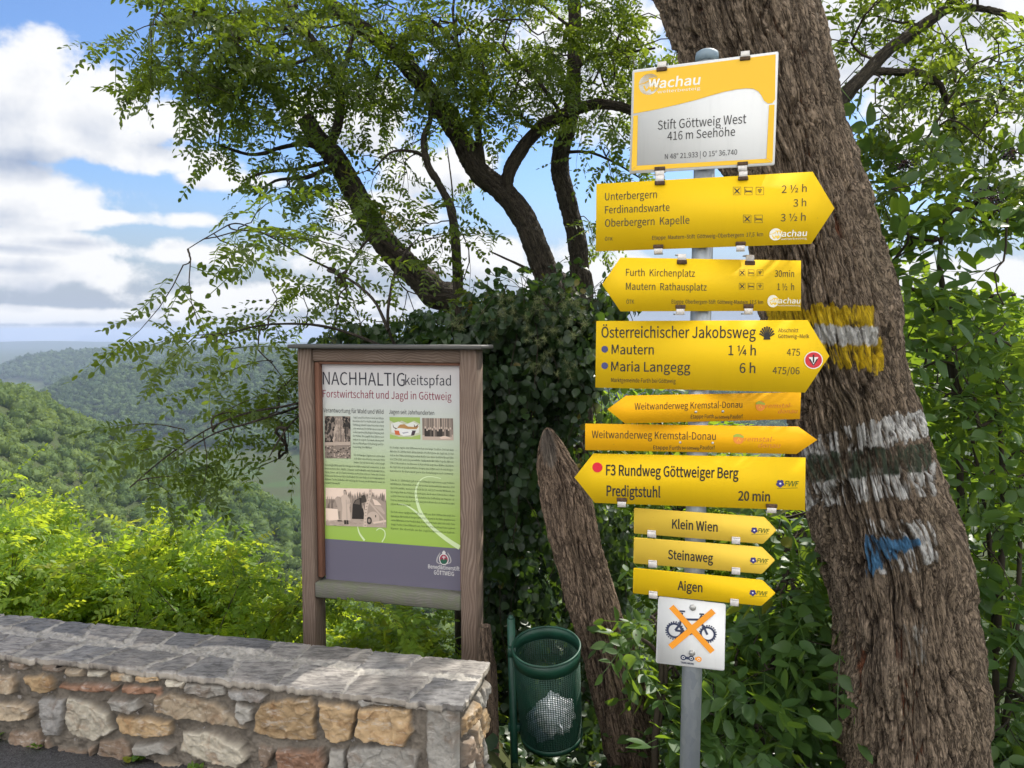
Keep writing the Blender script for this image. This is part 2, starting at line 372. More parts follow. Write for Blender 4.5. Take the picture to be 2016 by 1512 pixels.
def wood(name, c0, c1, c2, moss=0.0):
    m, g = material(name); o = g.obj()

    dn = g.noise(g.mapping(o, (3, 3, 1.1)), 2.2, 2)
    sp = g.n('ShaderNodeSeparateXYZ'); g.put(sp.inputs[0], o)
    ax = g.attr('gx').outputs['Fac']; al = g.attr('gl').outputs['Fac']
    ph = g.m('ADD', g.m('MULTIPLY', ax, 520), g.m('MULTIPLY', g.m('SUBTRACT', dn, 0.5), 60))
    ring = g.m('ADD', 0.5, g.m('MULTIPLY', g.m('SINE', ph), 0.5))
    cb = g.n('ShaderNodeCombineXYZ'); g.put(cb.inputs[0], g.m('MULTIPLY', ax, 300)); g.put(cb.inputs[1], g.m('MULTIPLY', al, 7)); 
    fib = g.noise(cb.outputs[0], 1.0, 5, 0.7); bl = g.noise(o, 5, 4)
    c = g.mix(g.m('MULTIPLY', g.smooth(ring, 0.1, 0.95), g.smooth(bl, 0.25, 0.7, 0.25, 0.9)), tuple(k*1.12 for k in c0), c1); c = g.mix(g.smooth(fib, 0.42, 0.72, 0, 0.6), c, c2)
    c = g.mix(g.smooth(bl, 0.5, 0.75, 0, 0.4), c, tuple(k * 0.6 for k in c0))
    vo = g.n('ShaderNodeTexVoronoi'); cb2 = g.n('ShaderNodeCombineXYZ'); g.put(cb2.inputs[0], g.m('MULTIPLY', ax, 16)); g.put(cb2.inputs[1], g.m('MULTIPLY', al, 3.4)); g.put(vo.inputs[0], cb2.outputs[0]); vo.inputs['Scale'].default_value = 1.0
    c = g.mix(g.smooth(vo.outputs['Distance'], 0.16, 0.05, 0, 0.8), c, (0.06, 0.03, 0.02))
    if moss: c = g.mix(g.smooth(g.noise(o, 30, 4), 0.40, 0.62, 0, moss), c, (0.13, 0.15, 0.08))
    h = g.m('ADD', g.m('MULTIPLY', ring, 0.15), fib)
    g.out(g.principled(c, 0.8, 0, 0.25, g.bump(h, 0.5, 0.003))); return m
M_WOOD = wood('weathered_timber', (0.135, 0.095, 0.072), (0.27, 0.205, 0.165), (0.095, 0.062, 0.047))
M_WOODR = wood('reddish_timber', (0.16, 0.075, 0.048), (0.23, 0.115, 0.075), (0.10, 0.05, 0.035))
M_WOODG = wood('grey_mossy_timber', (0.13, 0.125, 0.105), (0.20, 0.19, 0.165), (0.085, 0.08, 0.065), 0.5)
M_ROOFB = flat_mat('dark_roof_board', (0.075, 0.072, 0.066), 0.55, 0.1)
M_GREEN = flat_mat('green_coated_steel', (0.005, 0.045, 0.026), 0.48, 0, 0.5, 0.25, 12)
M_BAG = flat_mat('white_paper', (0.75, 0.77, 0.80), 0.55)
M_BAGB = flat_mat('grey_blue_wrapper', (0.22, 0.27, 0.34), 0.4)
M_BERRY = flat_mat('black_berry', (0.012, 0.008, 0.014), 0.25, 0, 0.6)
M_STEM = flat_mat('red_stalk', (0.10, 0.03, 0.03), 0.6)

def stone_mat():
    m, g = material('wall_stone'); o = g.obj(); col = g.attr('Col').outputs['Color']; k = g.attr('ridge').outputs['Fac']
    n = g.noise(o, 55, 8, 0.7); n2 = g.noise(o, 14, 5, 0.6, 0.6); st = g.noise(g.mapping(o, (1, 1, 3.5)), 22, 5, 0.65)
    c = g.mix(g.m('MULTIPLY', g.smooth(n2, 0.45, 0.72), g.m('MULTIPLY', k, 0.75)), col, g.mix(1.0, col, (0.55, 0.42, 0.34), 'MULTIPLY'))
    c = g.mix(g.m('MULTIPLY', g.smooth(st, 0.52, 0.72), g.m('MULTIPLY', k, 0.55)), c, (0.42, 0.40, 0.37))
    c = g.mix(g.smooth(n, 0.56, 0.72, 0, 0.45), c, g.mix(1.0, c, (0.45, 0.43, 0.42), 'MULTIPLY'))
    g.out(g.principled(c, 0.88, 0, 0.2, g.bump(n, 0.55, 0.006))); return m
M_STONE = stone_mat()
def slate_mat():
    m, g = material('coping_slate'); o = g.obj(); col = g.attr('Col').outputs['Color']; k = g.attr('ridge').outputs['Fac']; ang = g.attr('gx').outputs['Fac']
    st = g.noise(g.mapping(o, (14, 60, 14), (0, 0, 0), (0, 0, 0.5)), 1.5, 6, 0.65); n = g.noise(o, 70, 6, 0.7); b = g.noise(o, 6, 3)
    c = g.mix(g.m('MULTIPLY', g.smooth(st, 0.42, 0.62), g.m('MULTIPLY', k, 0.9)), col, g.mix(1.0, col, (0.42, 0.41, 0.42), 'MULTIPLY'))
    c = g.mix(g.smooth(n, 0.58, 0.75, 0, 0.4), c, g.mix(1.0, c, (0.5, 0.5, 0.5), 'MULTIPLY'))
    c = g.mix(g.smooth(b, 0.5, 0.7, 0, 0.35), c, (0.34, 0.30, 0.26))
    g.out(g.principled(c, 0.72, 0, 0.35, g.bump(g.m('ADD', st, g.m('MULTIPLY', n, 0.6)), 0.5, 0.005))); return m
M_SLATE = slate_mat()
def asphalt():
    m, g = material('asphalt'); o = g.obj(); v = g.n('ShaderNodeTexVoronoi'); g.put(v.inputs[0], o); v.inputs['Scale'].default_value = 160
    n = g.noise(o, 3, 5)
    c = g.mix(v.outputs['Color'], (0.075, 0.076, 0.08), (0.25, 0.25, 0.255)); c = g.mix(g.smooth(n, 0.4, 0.7, 0, 0.5), c, (0.17, 0.165, 0.155))
    g.out(g.principled(c, 0.85, 0, 0.3, g.bump(v.outputs['Distance'], 0.7, 0.004))); return m
M_ASPH = asphalt()
def soil():
    m, g = material('soil_and_grass'); o = g.obj(); n = g.noise(o, 1.2, 8, 0.65); n2 = g.noise(o, 0.02, 6, 0.6)
    c = g.mix(g.smooth(n, 0.35, 0.65), (0.030, 0.042, 0.014), (0.065, 0.070, 0.028)); c = g.mix(g.smooth(n2, 0.4, 0.65, 0, 0.6), c, (0.045, 0.085, 0.022))
    g.out(g.principled(c, 0.95, 0, 0.1)); return m
M_SOIL = soil()

# ------------------------------------------------------------------ leaves
def leaflet(L, W, fine=False, curl=0.0):
    "blade along +x, normal +z"
    if not fine:
        v = A([[0, 0, 0], [.32 * L, .5 * W, .10 * W], [.74 * L, .42 * W, .08 * W - curl * L], [L, 0, -curl * L * 1.6], [.74 * L, -.42 * W, .08 * W - curl * L], [.32 * L, -.5 * W, .10 * W]])
        return v, A([[0, 5, 4, 3], [0, 3, 2, 1]])
    ts = [0.0, 0.16, 0.38, 0.62, 0.82, 1.0]; ws = [0.0, 0.36, 0.5, 0.44, 0.25, 0.0]
    v = [];
    for t, w in zip(ts, ws):
        z = -curl * L * t * t
        v += [[t * L, w * W, z + w * W * 0.22], [t * L, 0, z], [t * L, -w * W, z + w * W * 0.22]]
    q = []
    for i in range(5):
        a = 3 * i
        q += [[a, a + 1, a + 4, a + 3], [a + 1, a + 2, a + 5, a + 4]]
    return A(v), A(q)
def pinnate(L, n_pairs, lw, ll, rs, droop=0.35, fine=False):
    V, F, k = [], [], 0
    def put(v, f):
        nonlocal k
        V.append(v); F.append(f + k); k += len(v)
    def at(t): return A([L * t, 0, -droop * L * t * t])
    w = 0.0016
    pts = [at(t) for t in np.linspace(0, 1, 5)]
    rv = A([p + A([0, sg * w, 0]) for p in pts for sg in (1, -1)])
    put(rv, A([[2 * i, 2 * i + 1, 2 * i + 3, 2 * i + 2] for i in range(4)]))
    for i in range(n_pairs + 1):
        t = 0.16 + 0.84 * i / n_pairs
        for sg in ((1, -1) if i < n_pairs else (0,)):
            if rs.random() < 0.05: continue
            l = ll * rs.uniform(0.8, 1.1) * (1 - 0.25 * abs(t - 0.5)); v, f = leaflet(l, lw * rs.uniform(0.85, 1.1), fine, rs.uniform(-.05, .22))
            a = sg * R(rs.uniform(52, 82)); tilt = rs.uniform(-0.5, 0.5); dip = rs.uniform(-0.1, 0.5)
            ca, sa = cos(a), sin(a)
            dx = A([ca * cos(dip), sa * cos(dip), -sin(dip)]); nz = unit(A([0, 0, 1.0]) + A([-sa, ca, 0]) * tilt); nz = unit(nz - dx * (nz @ dx)); dy = np.cross(nz, dx)
            put(at(t) + v @ np.stack([dx, dy, nz]), f)
    return np.concatenate(V), np.concatenate(F)
def scatter(mb, tmpl, P, D, N, S=1.0, mat=0, rnd=None):
    "copies leaf shapes to points P, blades along D, faces towards N"
    P = np.asarray(P, float); n = len(P); D = unit(D); N = np.asarray(N, float)
    N = unit(N - D * np.sum(N * D, 1, keepdims=True)); B = np.cross(N, D); S = np.broadcast_to(S, (n,))
    rnd = rng.random(n) if rnd is None else rnd; k = rng.integers(0, len(tmpl), n)
    for t, (tv, tf) in enumerate(tmpl):
        s = np.nonzero(k == t)[0]
        if not len(s): continue
        M = np.stack([D[s], B[s], N[s]], 1) * S[s][:, None, None]
        v = P[s][:, None] + np.einsum('vk,nkj->nvj', tv, M)
        f = (tf[None] + (np.arange(len(s)) * len(tv))[:, None, None]).reshape(-1, tf.shape[1])
        mb.add(v.reshape(-1, 3), f, mat, rnd=np.repeat(rnd[s], len(tv)))
_rs = random.Random(5)
T_ROB = [pinnate(_rs.uniform(.17, .24), _rs.choice([6, 7, 8]), .018, .041, _rs, _rs.uniform(.1, .5)) for _ in range(8)]
T_ROBY = [pinnate(_rs.uniform(.18, .26), _rs.choice([7, 8, 9]), .019, .040, _rs, _rs.uniform(-.1, .35)) for _ in range(8)]
T_ELD = [pinnate(_rs.uniform(.18, .24), _rs.choice([2, 3, 3]), .043, .090, _rs, _rs.uniform(.1, .5), True) for _ in range(8)]
T_ELDC = [pinnate(_rs.uniform(.18, .24), _rs.choice([2, 3]), .046, .090, _rs, _rs.uniform(.1, .5)) for _ in range(5)]
T_IVY = [leaflet(.055 * s, .046 * s, True, c) for s, c in ((1, .2), (.8, .35), (1.25, .1), (1.0, -.1))]

def rdir(n, up=0.0):
    v = rng.normal(size=(n, 3)); v[:, 2] += up; return unit(v)
def regions(spec, avoid=None):
    "spec rows (u, v, ru, rv, y, dy, count): points filling soft clumps at a real distance"
    out = []
    for (u, v, ru, rv, y, dy, n) in spec:
        a = rng.random(n) * 2 * pi; r = np.sqrt(rng.random(n)) * (0.75 + 0.5 * rng.random(n))
        for uu, vv, yy in zip(u + ru * r * np.cos(a), v + rv * r * np.sin(a), y + dy * rng.uniform(-1, 1, n)):
            if avoid is None or not avoid(uu, vv): out.append(U(uu, vv, yy))
    return A(out)
def grow(mb, roots, pts, r_tip=0.0025, power=0.5, r_max=0.03, mat=0, bow=0.12, seg=5):
    "twigs that join every clump to the nearest wood, thicker where more hangs on them; returns the outward direction per clump"
    P = np.concatenate([roots, pts]); n0 = len(roots); n = len(P)
    dist = np.full(n, 1e9); par = np.full(n, -1); done = np.zeros(n, bool); done[:n0] = True
    for i in range(n0, n):
        d = np.linalg.norm(roots - P[i], axis=1); k = d.argmin(); dist[i] = d[k] * 1.08; par[i] = k
    order = []
    for _ in range(n - n0):
        k = np.where(done, 1e9, dist).argmin(); done[k] = True; order.append(k)
        d = np.linalg.norm(P - P[k], axis=1); b = (~done) & (d < dist); dist[b] = d[b]; par[b] = k
    w = np.ones(n)
    for k in reversed(order):
        if par[k] >= n0: w[par[k]] += w[k]
    out = np.zeros((len(pts), 3))
    for k in order:
        a, b = P[par[k]], P[k]; L = np.linalg.norm(b - a)
        if L < 1e-4: out[k - n0] = (0, 0, 1); continue
        t = np.linspace(0, 1, 6)[:, None]; off = rng.normal(size=3) * bow * L; off[2] += 0.05 * L
        path = a + (b - a) * t + off * np.sin(t * pi) + rng.normal(size=(6, 3)) * 0.02 * L * np.sin(t * pi)
        r1 = min(r_max, r_tip * w[k] ** power); r0 = min(r_max, r1 * 1.25)
        mb.tube(path, np.linspace(r0, r1, 6), seg, mat, False, rnd=0.5)
        out[k - n0] = unit(b - a)
    return out
def twig_leaves(wood, crown, pts, outd, tmpl, n_leaf, length, spread, droop, mat_tw=0, mat=0, size=(0.8, 1.15), flat=0.6):
    "a leafy twig at every clump"
    P_, D_, N_, R_ = [], [], [], []
    for p, o in zip(pts, outd):
        d = unit(o * 0.8 + rng.normal(size=3) * spread + A([0, 0, droop])); L = length * rng.uniform(.6, 1.3)
        side = unit(np.cross(d, A([0, 0, 1]) + rng.normal(size=3) * .3)); t = np.linspace(0, 1, 5)[:, None]
        path = p + d * L * t + A([0, 0, droop * 0.6 * L]) * t ** 2 + side * L * .12 * np.sin(t * 3)
        wood.tube(path, np.linspace(.0028, .0009, 5), 4, mat_tw, False, rnd=0.5)
        k = max(2, int(n_leaf * rng.uniform(.6, 1.3))); tt = np.linspace(.08, 1, k); base = rng.random()
        for i, q in enumerate(tt):
            pos = path[0] + (path[-1] - path[0]) * q + A([0, 0, 0]); j = min(3, int(q * 4)); pos = path[j] + (path[j + 1] - path[j]) * (q * 4 - j)
            sg = 1 if i % 2 else -1
            P_.append(pos); D_.append(unit(d * .55 + side * sg * .9 + rng.normal(size=3) * .28 + A([0, 0, -.12]))); N_.append(unit(rng.normal(size=3) * flat + A([0, 0, 1]))); R_.append(np.clip(base * .6 + rng.random() * .4, 0, 1))
    n = len(P_); scatter(crown, tmpl, A(P_), A(D_), A(N_), rng.uniform(*size, n), mat, A(R_))

# ------------------------------------------------------------------ bark trunks
def bark_trunk(mb, P, r, nth, nz, seed, depth, cell=(0.036, 0.20), slant=0.0, mat=0, paint=None, lumps=(), flat_top=None, back=True):
    P = spline(P, nz); r = spline(np.asarray(r, float)[:, None].repeat(3, 1), nz)[:, 0]
    T = unit(np.gradient(P, axis=0)); N = unit(np.cross(T, A([0, 1.0, 0.0]))); B = np.cross(N, T)   # B points away from the camera
    s = np.r_[0, np.cumsum(np.linalg.norm(np.diff(P, axis=0), axis=1))]
    th = np.arange(nth) * 2 * pi / nth; rm = r.mean(); ncell = 2 * max(2, int(round(pi * rm / cell[0])))
    TH, Z = np.meshgrid(th, s); x = TH / (2 * pi) * ncell; z = Z / cell[1]
    wx = (fbm(x * 0.5, z * 0.9, seed + 1, 3, ncell // 2) - .5) * 1.3
    wz = (fbm(x * 1.0, z * 1.3, seed + 2, 3, ncell) - .5) * 0.9
    xs = x + wx + slant * z; zs = z + wz
    fib = fbm(xs * 6, zs * 2.6, seed + 4, 4, 6 * ncell, 0.62)
    f1, f2, cid, ox, oy = worley(xs + (fib - .5) * .25, zs, seed, ncell, True); big = sstep(f2 - f1, 0.01, 0.22)
    g1, g2, cid2, px_, py_ = worley(xs * 2.3 + (fib - .5) * .3 + cid, zs * 1.9, seed + 3, None, True); small = sstep(g2 - g1, 0.0, 0.22)
    n1 = fbm(xs * 1.0, zs * 0.62, seed + 6, 3, ncell); c1 = sstep(np.abs(n1 - .5), 0.002, .060)
    tilt1 = ox * np.where(cid > .5, 1, -1) * .55 - oy * .25; tilt2 = px_ * np.where(cid2 > .5, 1, -1) * .5 - py_ * .25
    h = big * .26 + c1 * .34 + small * .14 + tilt1 * .30 + tilt2 * .20 + (fib - .5) * .62 + (cid - .5) * .16 + (cid2 - .5) * .10 + .08
    low = (fbm(TH / (2 * pi) * 5, Z * 1.6, seed + 5, 3, 5) - .5) * 0.18 * rm * 2
    rr = r[:, None] + low + depth * (h - .78)
    for (tc, zc, wt, wz_, amp) in lumps:
        rr = rr + amp * np.exp(-((np.angle(np.exp(1j * (TH - tc)))) / wt) ** 2 - ((Z - zc) / wz_) ** 2)
    V = P[:, None] + rr[..., None] * (np.cos(TH)[..., None] * N[:, None] + np.sin(TH)[..., None] * B[:, None])
    ridge = np.clip(h, 0, 1)
    redm = sstep(fbm(TH / (2 * pi) * 16, Z * 1.0, seed + 6, 3, 16), .54, .66) * sstep(ridge, .50, .18)
    C = np.zeros((nz * nth, 4)) 
    if paint is not None: C = paint(V.reshape(-1, 3), ridge.ravel(), fib.ravel(), TH.ravel(), Z.ravel())
    i = np.arange(nz - 1)[:, None] * nth; j = np.arange(nth)[None]; j2 = (j + 1) % nth
    F = np.stack([i + j, i + j2, i + j2 + nth, i + j + nth], -1).reshape(-1, 4)
    fs = [F[:, ::-1]]
    mb.add(V.reshape(-1, 3), fs, mat, gx=(TH * rm).ravel(), gl=(Z + .3 * (fib - .5) * cell[1]).ravel(), ridge=ridge.ravel(), red=redm.ravel(), Col=C)
    return V
# ------------------------------------------------------------------ ground, hills, far forest
_NU = A([-900, -600, -300, 0, 60, 130, 200, 290, 340, 430, 480, 560, 650, 800, 1000, 2200])
_NV = A([520, 560, 650, 738, 758, 798, 828, 860, 890, 915, 938, 985, 1030, 1060, 1080, 1040])
_MU = A([-900, -300, 0, 70, 135, 200, 330, 460, 590, 900, 1300, 2200]); _MV = A([900, 860, 820, 780, 746, 724, 704, 697, 694, 690, 694, 700])
_RU = A([-900, -100, 0, 20, 60, 100, 200, 330, 420, 590, 1000, 1500, 2200]); _RV = A([800, 780, 732, 718, 704, 696, 688, 683, 685, 683, 690, 684, 690])
def _drop(v):
    D = (v - 756) / F_PX; return (D * cos(PITCH) + sin(PITCH)) / (cos(PITCH) - D * sin(PITCH))
def ground(x, y):
    x, y = np.broadcast_arrays(np.asarray(x, float), np.asarray(y, float))
    r = np.hypot(x, y); yy = np.maximum(y, 1e-3); u = np.clip(1008 + F_PX * x / yy * 0.985, -900, 2200); u = np.where(y > 1, u, np.where(x < 0, -900, 2200))
    edge = 3.15 - 0.70 * sstep(x, -0.22, 0.12)
    s = np.maximum(0, y - edge); own = -0.06 - 0.42 * s - 0.30 * np.maximum(0, s - 3) + 0.06 * (fbm(x * 1.3, y * 1.3, 71, 3) - .5)
    own = np.where(y < 1, -0.06, own)
    def ridge(U_, V_, yc, front, back, p):
        zc = EYE[2] - yc * _drop(np.interp(u, U_, V_)); d = yc - y
        return np.where(d > 0, zc - front * np.maximum(d, 0) ** p * (180 ** (1 - p)), zc - back * np.maximum(-d, 0))
    yc1 = 400 + 60 * np.sin(u / 160.0)
    h1 = ridge(_NU, _NV, yc1, 0.19, 0.36, 1.18) - 7.0 + (fbm(x / 55, y / 55, 72, 4) - .5) * 14
    h2 = ridge(_MU, _MV, 1500 + 120 * np.sin(u / 210), 0.27, 0.12, 1.0) - 10 + (fbm(x / 190, y / 190, 73, 4) - .5) * 70 * sstep(1500 - y, 0, 300)
    h3 = ridge(_RU, _RV, 3000, 0.16, 0.10, 1.0) - 10 + (fbm(x / 330, y / 330, 74, 4) - .5) * 80 * sstep(3000 - y, 0, 500)
    base = -182 + (fbm(x / 400, y / 400, 75, 3) - .5) * 12
    zc4 = EYE[2] - 9000 * _drop(676.0 - 16 * (fbm(u / 260.0, 0.5, 77, 4) - .35)); h4 = np.where(y < 9000, zc4 - .06 * np.maximum(9000 - y, 0), zc4 - .05 * (y - 9000))
    far = np.maximum(np.maximum(np.maximum(h1, h2), h4), np.maximum(h3, base))
    h = np.where(y > 60, np.maximum(own, far), np.maximum(own, -60.0) if False else own)
    return np.where(y < 1, -0.06, h)
def build_ground():
    az = np.linspace(-pi, pi, 640, endpoint=False); rr = np.r_[0.25, np.geomspace(0.5, 12500, 320)]
    a = np.sign(az) * (np.abs(az) / pi) ** 1.6 * pi
    X = rr[:, None] * np.sin(a)[None]; Y = rr[:, None] * np.cos(a)[None]; Z = ground(X, Y); n = len(az)
    i = np.arange(len(rr) - 1)[:, None] * n; j = np.arange(n)[None]; j2 = (j + 1) % n
    F = np.stack([i + j, i + j2, i + j2 + n, i + j + n], -1).reshape(-1, 4)
    mb = MB(); mb.add(np.stack([X, Y, Z], -1).reshape(-1, 3), [F[:, ::-1], np.arange(n)[None]])
    tag(mb.build('ground', M_SOIL, smooth=True), kind='structure')
build_ground()

def ico(sub=1):
    import bmesh
    bm = bmesh.new(); bmesh.ops.create_icosphere(bm, subdivisions=sub, radius=1)
    v = A([q.co[:] for q in bm.verts]); f = A([[w.index for w in q.verts] for q in bm.faces]); bm.free(); return v, f
ICO1, ICO2 = ico(1), ico(2)
def crown_tmpl(n_card, card, seed, core=0.86):
    rs = np.random.default_rng(seed); v, f = ICO2
    k = 1 + 0.30 * (fbm(v[:, 0] * 2.2 + 5, v[:, 2] * 2.2 + v[:, 1] * 1.7 + 9, seed, 2) - .5) * 2
    cv = v * k[:, None] * core * A([1, 1, .85]); V = [cv]; Fs = f; 
    d = unit(rs.normal(size=(n_card, 3))); d[:, 2] = np.abs(d[:, 2]) * 1.1 - .25; d = unit(d)
    lump = 1 + 0.34 * (fbm(d[:, 0] * 2.2 + 5, d[:, 2] * 2.2 + d[:, 1] * 1.7 + 9, seed, 3) - .5) * 2
    p = d * (lump * rs.uniform(.82, 1.08, n_card))[:, None] * A([1, 1, .85])
    nn = unit(d + rs.normal(size=d.shape) * .7); t = unit(np.cross(nn, rs.normal(size=d.shape))); b = np.cross(nn, t); c = card * rs.uniform(.6, 1.3, (n_card, 1))
    q = np.stack([p - t * c, p - b * c * .6, p + t * c, p + b * c * .6], 1).reshape(-1, 3); o = len(cv)
    F4 = (np.arange(n_card * 4).reshape(-1, 4) + o)
    return np.concatenate([cv, q]), Fs, F4
def forest(name, mat, n, umin, umax, y0, y1, size, tmpls, keep, minsep):
    mb = MB(); P = []; k = 0
    u = rng.uniform(umin, umax, n * 3); y = y0 + (y1 - y0) * np.sqrt(rng.random(n * 3) * (1 - (y0 / y1) ** 2) + (y0 / y1) ** 2) if False else np.sqrt(rng.uniform(y0 ** 2, y1 ** 2, n * 3))
    x = (u - 1008) / F_PX * y; z = ground(x, y); ok = keep(x, y, z)
    x, y, z = x[ok], y[ok], z[ok]; cell = {}
    sel = []
    for i in range(len(x)):
        c = (int(x[i] // minsep), int(y[i] // minsep))
        if any((cell.get((c[0] + a, c[1] + b)) is not None and (x[i] - x[cell[(c[0] + a, c[1] + b)]]) ** 2 + (y[i] - y[cell[(c[0] + a, c[1] + b)]]) ** 2 < minsep ** 2) for a in (-1, 0, 1) for b in (-1, 0, 1)): continue
        cell[c] = i; sel.append(i)
        if len(sel) >= n: break
    sel = A(sel); x, y, z = x[sel], y[sel], z[sel]; s = size * rng.uniform(.65, 1.25, len(sel)); sp = vnoise(x / (size * 9), y / (size * 9), 81)
    kk = rng.integers(0, len(tmpls), len(sel)); an = rng.random(len(sel)) * 2 * pi; hs = rng.uniform(.85, 1.35, len(sel)) 
    rn = np.clip(0.12 + sp * .55 + rng.normal(size=len(sel)) * .17, 0, 1)
    for t, (tv, f3, f4) in enumerate(tmpls):
        q = np.nonzero(kk == t)[0]; c, sn = np.cos(an[q]), np.sin(an[q])
        v = np.stack([tv[None, :, 0] * c[:, None] - tv[None, :, 1] * sn[:, None], tv[None, :, 0] * sn[:, None] + tv[None, :, 1] * c[:, None], tv[None, :, 2] * hs[q][:, None] + .35 * np.ones_like(tv[None, :, 2])], -1) * s[q][:, None, None]
        v += np.stack([x[q], y[q], z[q]], -1)[:, None]
        off = (np.arange(len(q)) * len(tv))[:, None, None]
        mb.add(v.reshape(-1, 3), [(f3[None] + off).reshape(-1, 3), (f4[None] + off).reshape(-1, 4)], 0, rnd=np.repeat(rn[q], len(tv)))
    return tag(mb.build(name, mat), kind='stuff')
def facing(x, y, z):                       # crowns on the slopes that can be seen from this side of the valley
    return (ground(x * 1.03, y * 1.03) - z > -0.075 * y) & (ground(x, y) > -168)
TC = [crown_tmpl(120, .17, s) for s in range(5)]; TC2 = [crown_tmpl(46, .26, s + 20) for s in range(4)]
forest('forest_near_hill', M_FOR, 5400, -260, 1300, 150, 830, 4.4, TC, lambda x, y, z: z > -176, 4.9)
forest('forest_mid_hill', M_FORG, 6500, -260, 1750, 900, 1640, 8.5, TC2, lambda x, y, z: z > -172, 9.0)
forest('forest_far_ridge', M_FORG, 4500, -260, 1750, 2100, 3060, 15, TC2, lambda x, y, z: z > -172, 18)

# ------------------------------------------------------------------ village in the valley
def house(u, v, y, wid, dep, hgt, rot, roofcol, label):
    p = U(u, v, y); p[2] = ground(p[0], p[1]); t = thing('village_house', p, label, 'house', 'houses in the valley'); ex, ey, ez = A([cos(rot), sin(rot), 0]), A([-sin(rot), cos(rot), 0]), A([0, 0, 1.0])
    ax = A([ex, ey, ez]); w = MB(); w.box(p + ez * hgt / 2, (wid / 2, dep / 2, hgt / 2), ax)
    w.prism([[-dep / 2, hgt], [dep / 2, hgt], [0, hgt + dep * .42]], p + ex * wid / 2, ey, ez, ex, wid); w.build('wall', M_HW, t)
    r = MB(); n = unit(A([0, .84, 1.0]))
    for sg in (1, -1):
        a = p + ez * (hgt + dep * .42 + .15); b = p + ey * sg * (dep / 2 + .5) + ez * (hgt - .42 + .15)
        q = A([a + ex * (wid / 2 + .4), a - ex * (wid / 2 + .4), b - ex * (wid / 2 + .4), b + ex * (wid / 2 + .4)])
        r.add(np.r_[q, q + ez * .25], [[0, 1, 2, 3], [7, 6, 5, 4], [0, 4, 5, 1], [1, 5, 6, 2], [2, 6, 7, 3], [3, 7, 4, 0]])
    rf = r.build('roof', roofcol, t); c = MB(); c.box(p + ex * wid * .25 + ey * .8 + ez * (hgt + dep * .42 + .5), (.4, .4, .9), ax); c.build('chimney', M_HW, rf)
    for k in (-.3, 0, .3):
        wn = MB(); wn.box(p + ex * wid * k - ey * (dep / 2 + .03) + ez * hgt * .6, (.5, .06, .7), ax); wn.build('window', M_HD, t)
M_HW = flat_mat('house_render', (0.70, 0.67, 0.62), 0.9); M_HR = flat_mat('clay_roof', (0.30, 0.13, 0.08), 0.85); M_HG = flat_mat('grey_roof', (0.26, 0.25, 0.25), 0.8); M_HD = flat_mat('dark_window', (0.05, 0.06, 0.08), 0.2)
house(556, 948, 640, 17, 11, 8, .3, M_HR, 'white house with red clay roof in the valley beside the notice board')
house(520, 940, 690, 20, 11, 8, .1, M_HG, 'long pale house with grey roof in the valley, farther left')
house(580, 968, 610, 12, 10, 6, -.5, M_HG, 'small pale house with grey roof, lowest of the valley houses')

# ------------------------------------------------------------------ asphalt road
WO = A([-0.175, 2.50, 0.0])                         # foot of the wall's near right corner
_wa = math.atan(0.2276); WX = A([-cos(_wa), sin(_wa), 0]); WY = A([sin(_wa), cos(_wa), 0]); WZ = A([0, 0, 1.0])   # along the wall to the left, into it, up
WALL_H, WALL_D, WALL_L = 0.335, 0.325, 3.7
def build_road():
    mb = MB(); a, b = WO + WY * .12 - WX * .02, WO + WX * 9 + WY * .12
    n = 60
    pts = [b, a, a - WX * 0.9 - WY * .3, A([1.4, 1.6, 0]), A([3.2, 0.6, 0]), A([9, -1.0, 0]), A([9, -9, 0]), A([-9.5, -9, 0])]
    mb.prism([[p[0], p[1]] for p in pts[::-1]], A([0, 0, 0.0]), A([1.0, 0, 0]), A([0, 1.0, 0]), WZ, .05)
    tag(mb.build('road', M_ASPH), kind='structure')
build_road()

# ------------------------------------------------------------------ stone wall
def sdf(px, py, poly):
    "signed distance to a polygon, negative inside"
    poly = np.asarray(poly, float); d = np.full(px.shape, 1e9); ins = np.zeros(px.shape, bool); n = len(poly)
    for i in range(n):
        a, b = poly[i], poly[(i + 1) % n]; e = b - a; wx, wy = px - a[0], py - a[1]
        t = np.clip((wx * e[0] + wy * e[1]) / (e @ e + 1e-12), 0, 1); d = np.minimum(d, np.hypot(wx - e[0] * t, wy - e[1] * t))
        c = (a[1] > py) != (b[1] > py); ins ^= c & (px < (b[0] - a[0]) * (py - a[1]) / (b[1] - a[1] + 1e-12) + a[0])
    return np.where(ins, -d, d)
def on_plane(u, v, o, n):
    d = ray(u, v); return EYE + d * (((o - EYE) @ n) / (d @ n))
def z6(pts, o, n, e1, e2):                           # tracing made on an enlargement of the photograph's lower left
    return A([[(on_plane(x / 2.016, y / 2.016 + 1180, o, n) - o) @ e1, (on_plane(x / 2.016, y / 2.016 + 1180, o, n) - o) @ e2] for x, y in pts])
TAN, OCH, RED, GRY, LIL, LTN, BRN = (.33, .265, .185), (.335, .235, .13), (.245, .145, .095), (.27, .255, .225), (.23, .22, .205), (.40, .36, .285), (.20, .15, .11)
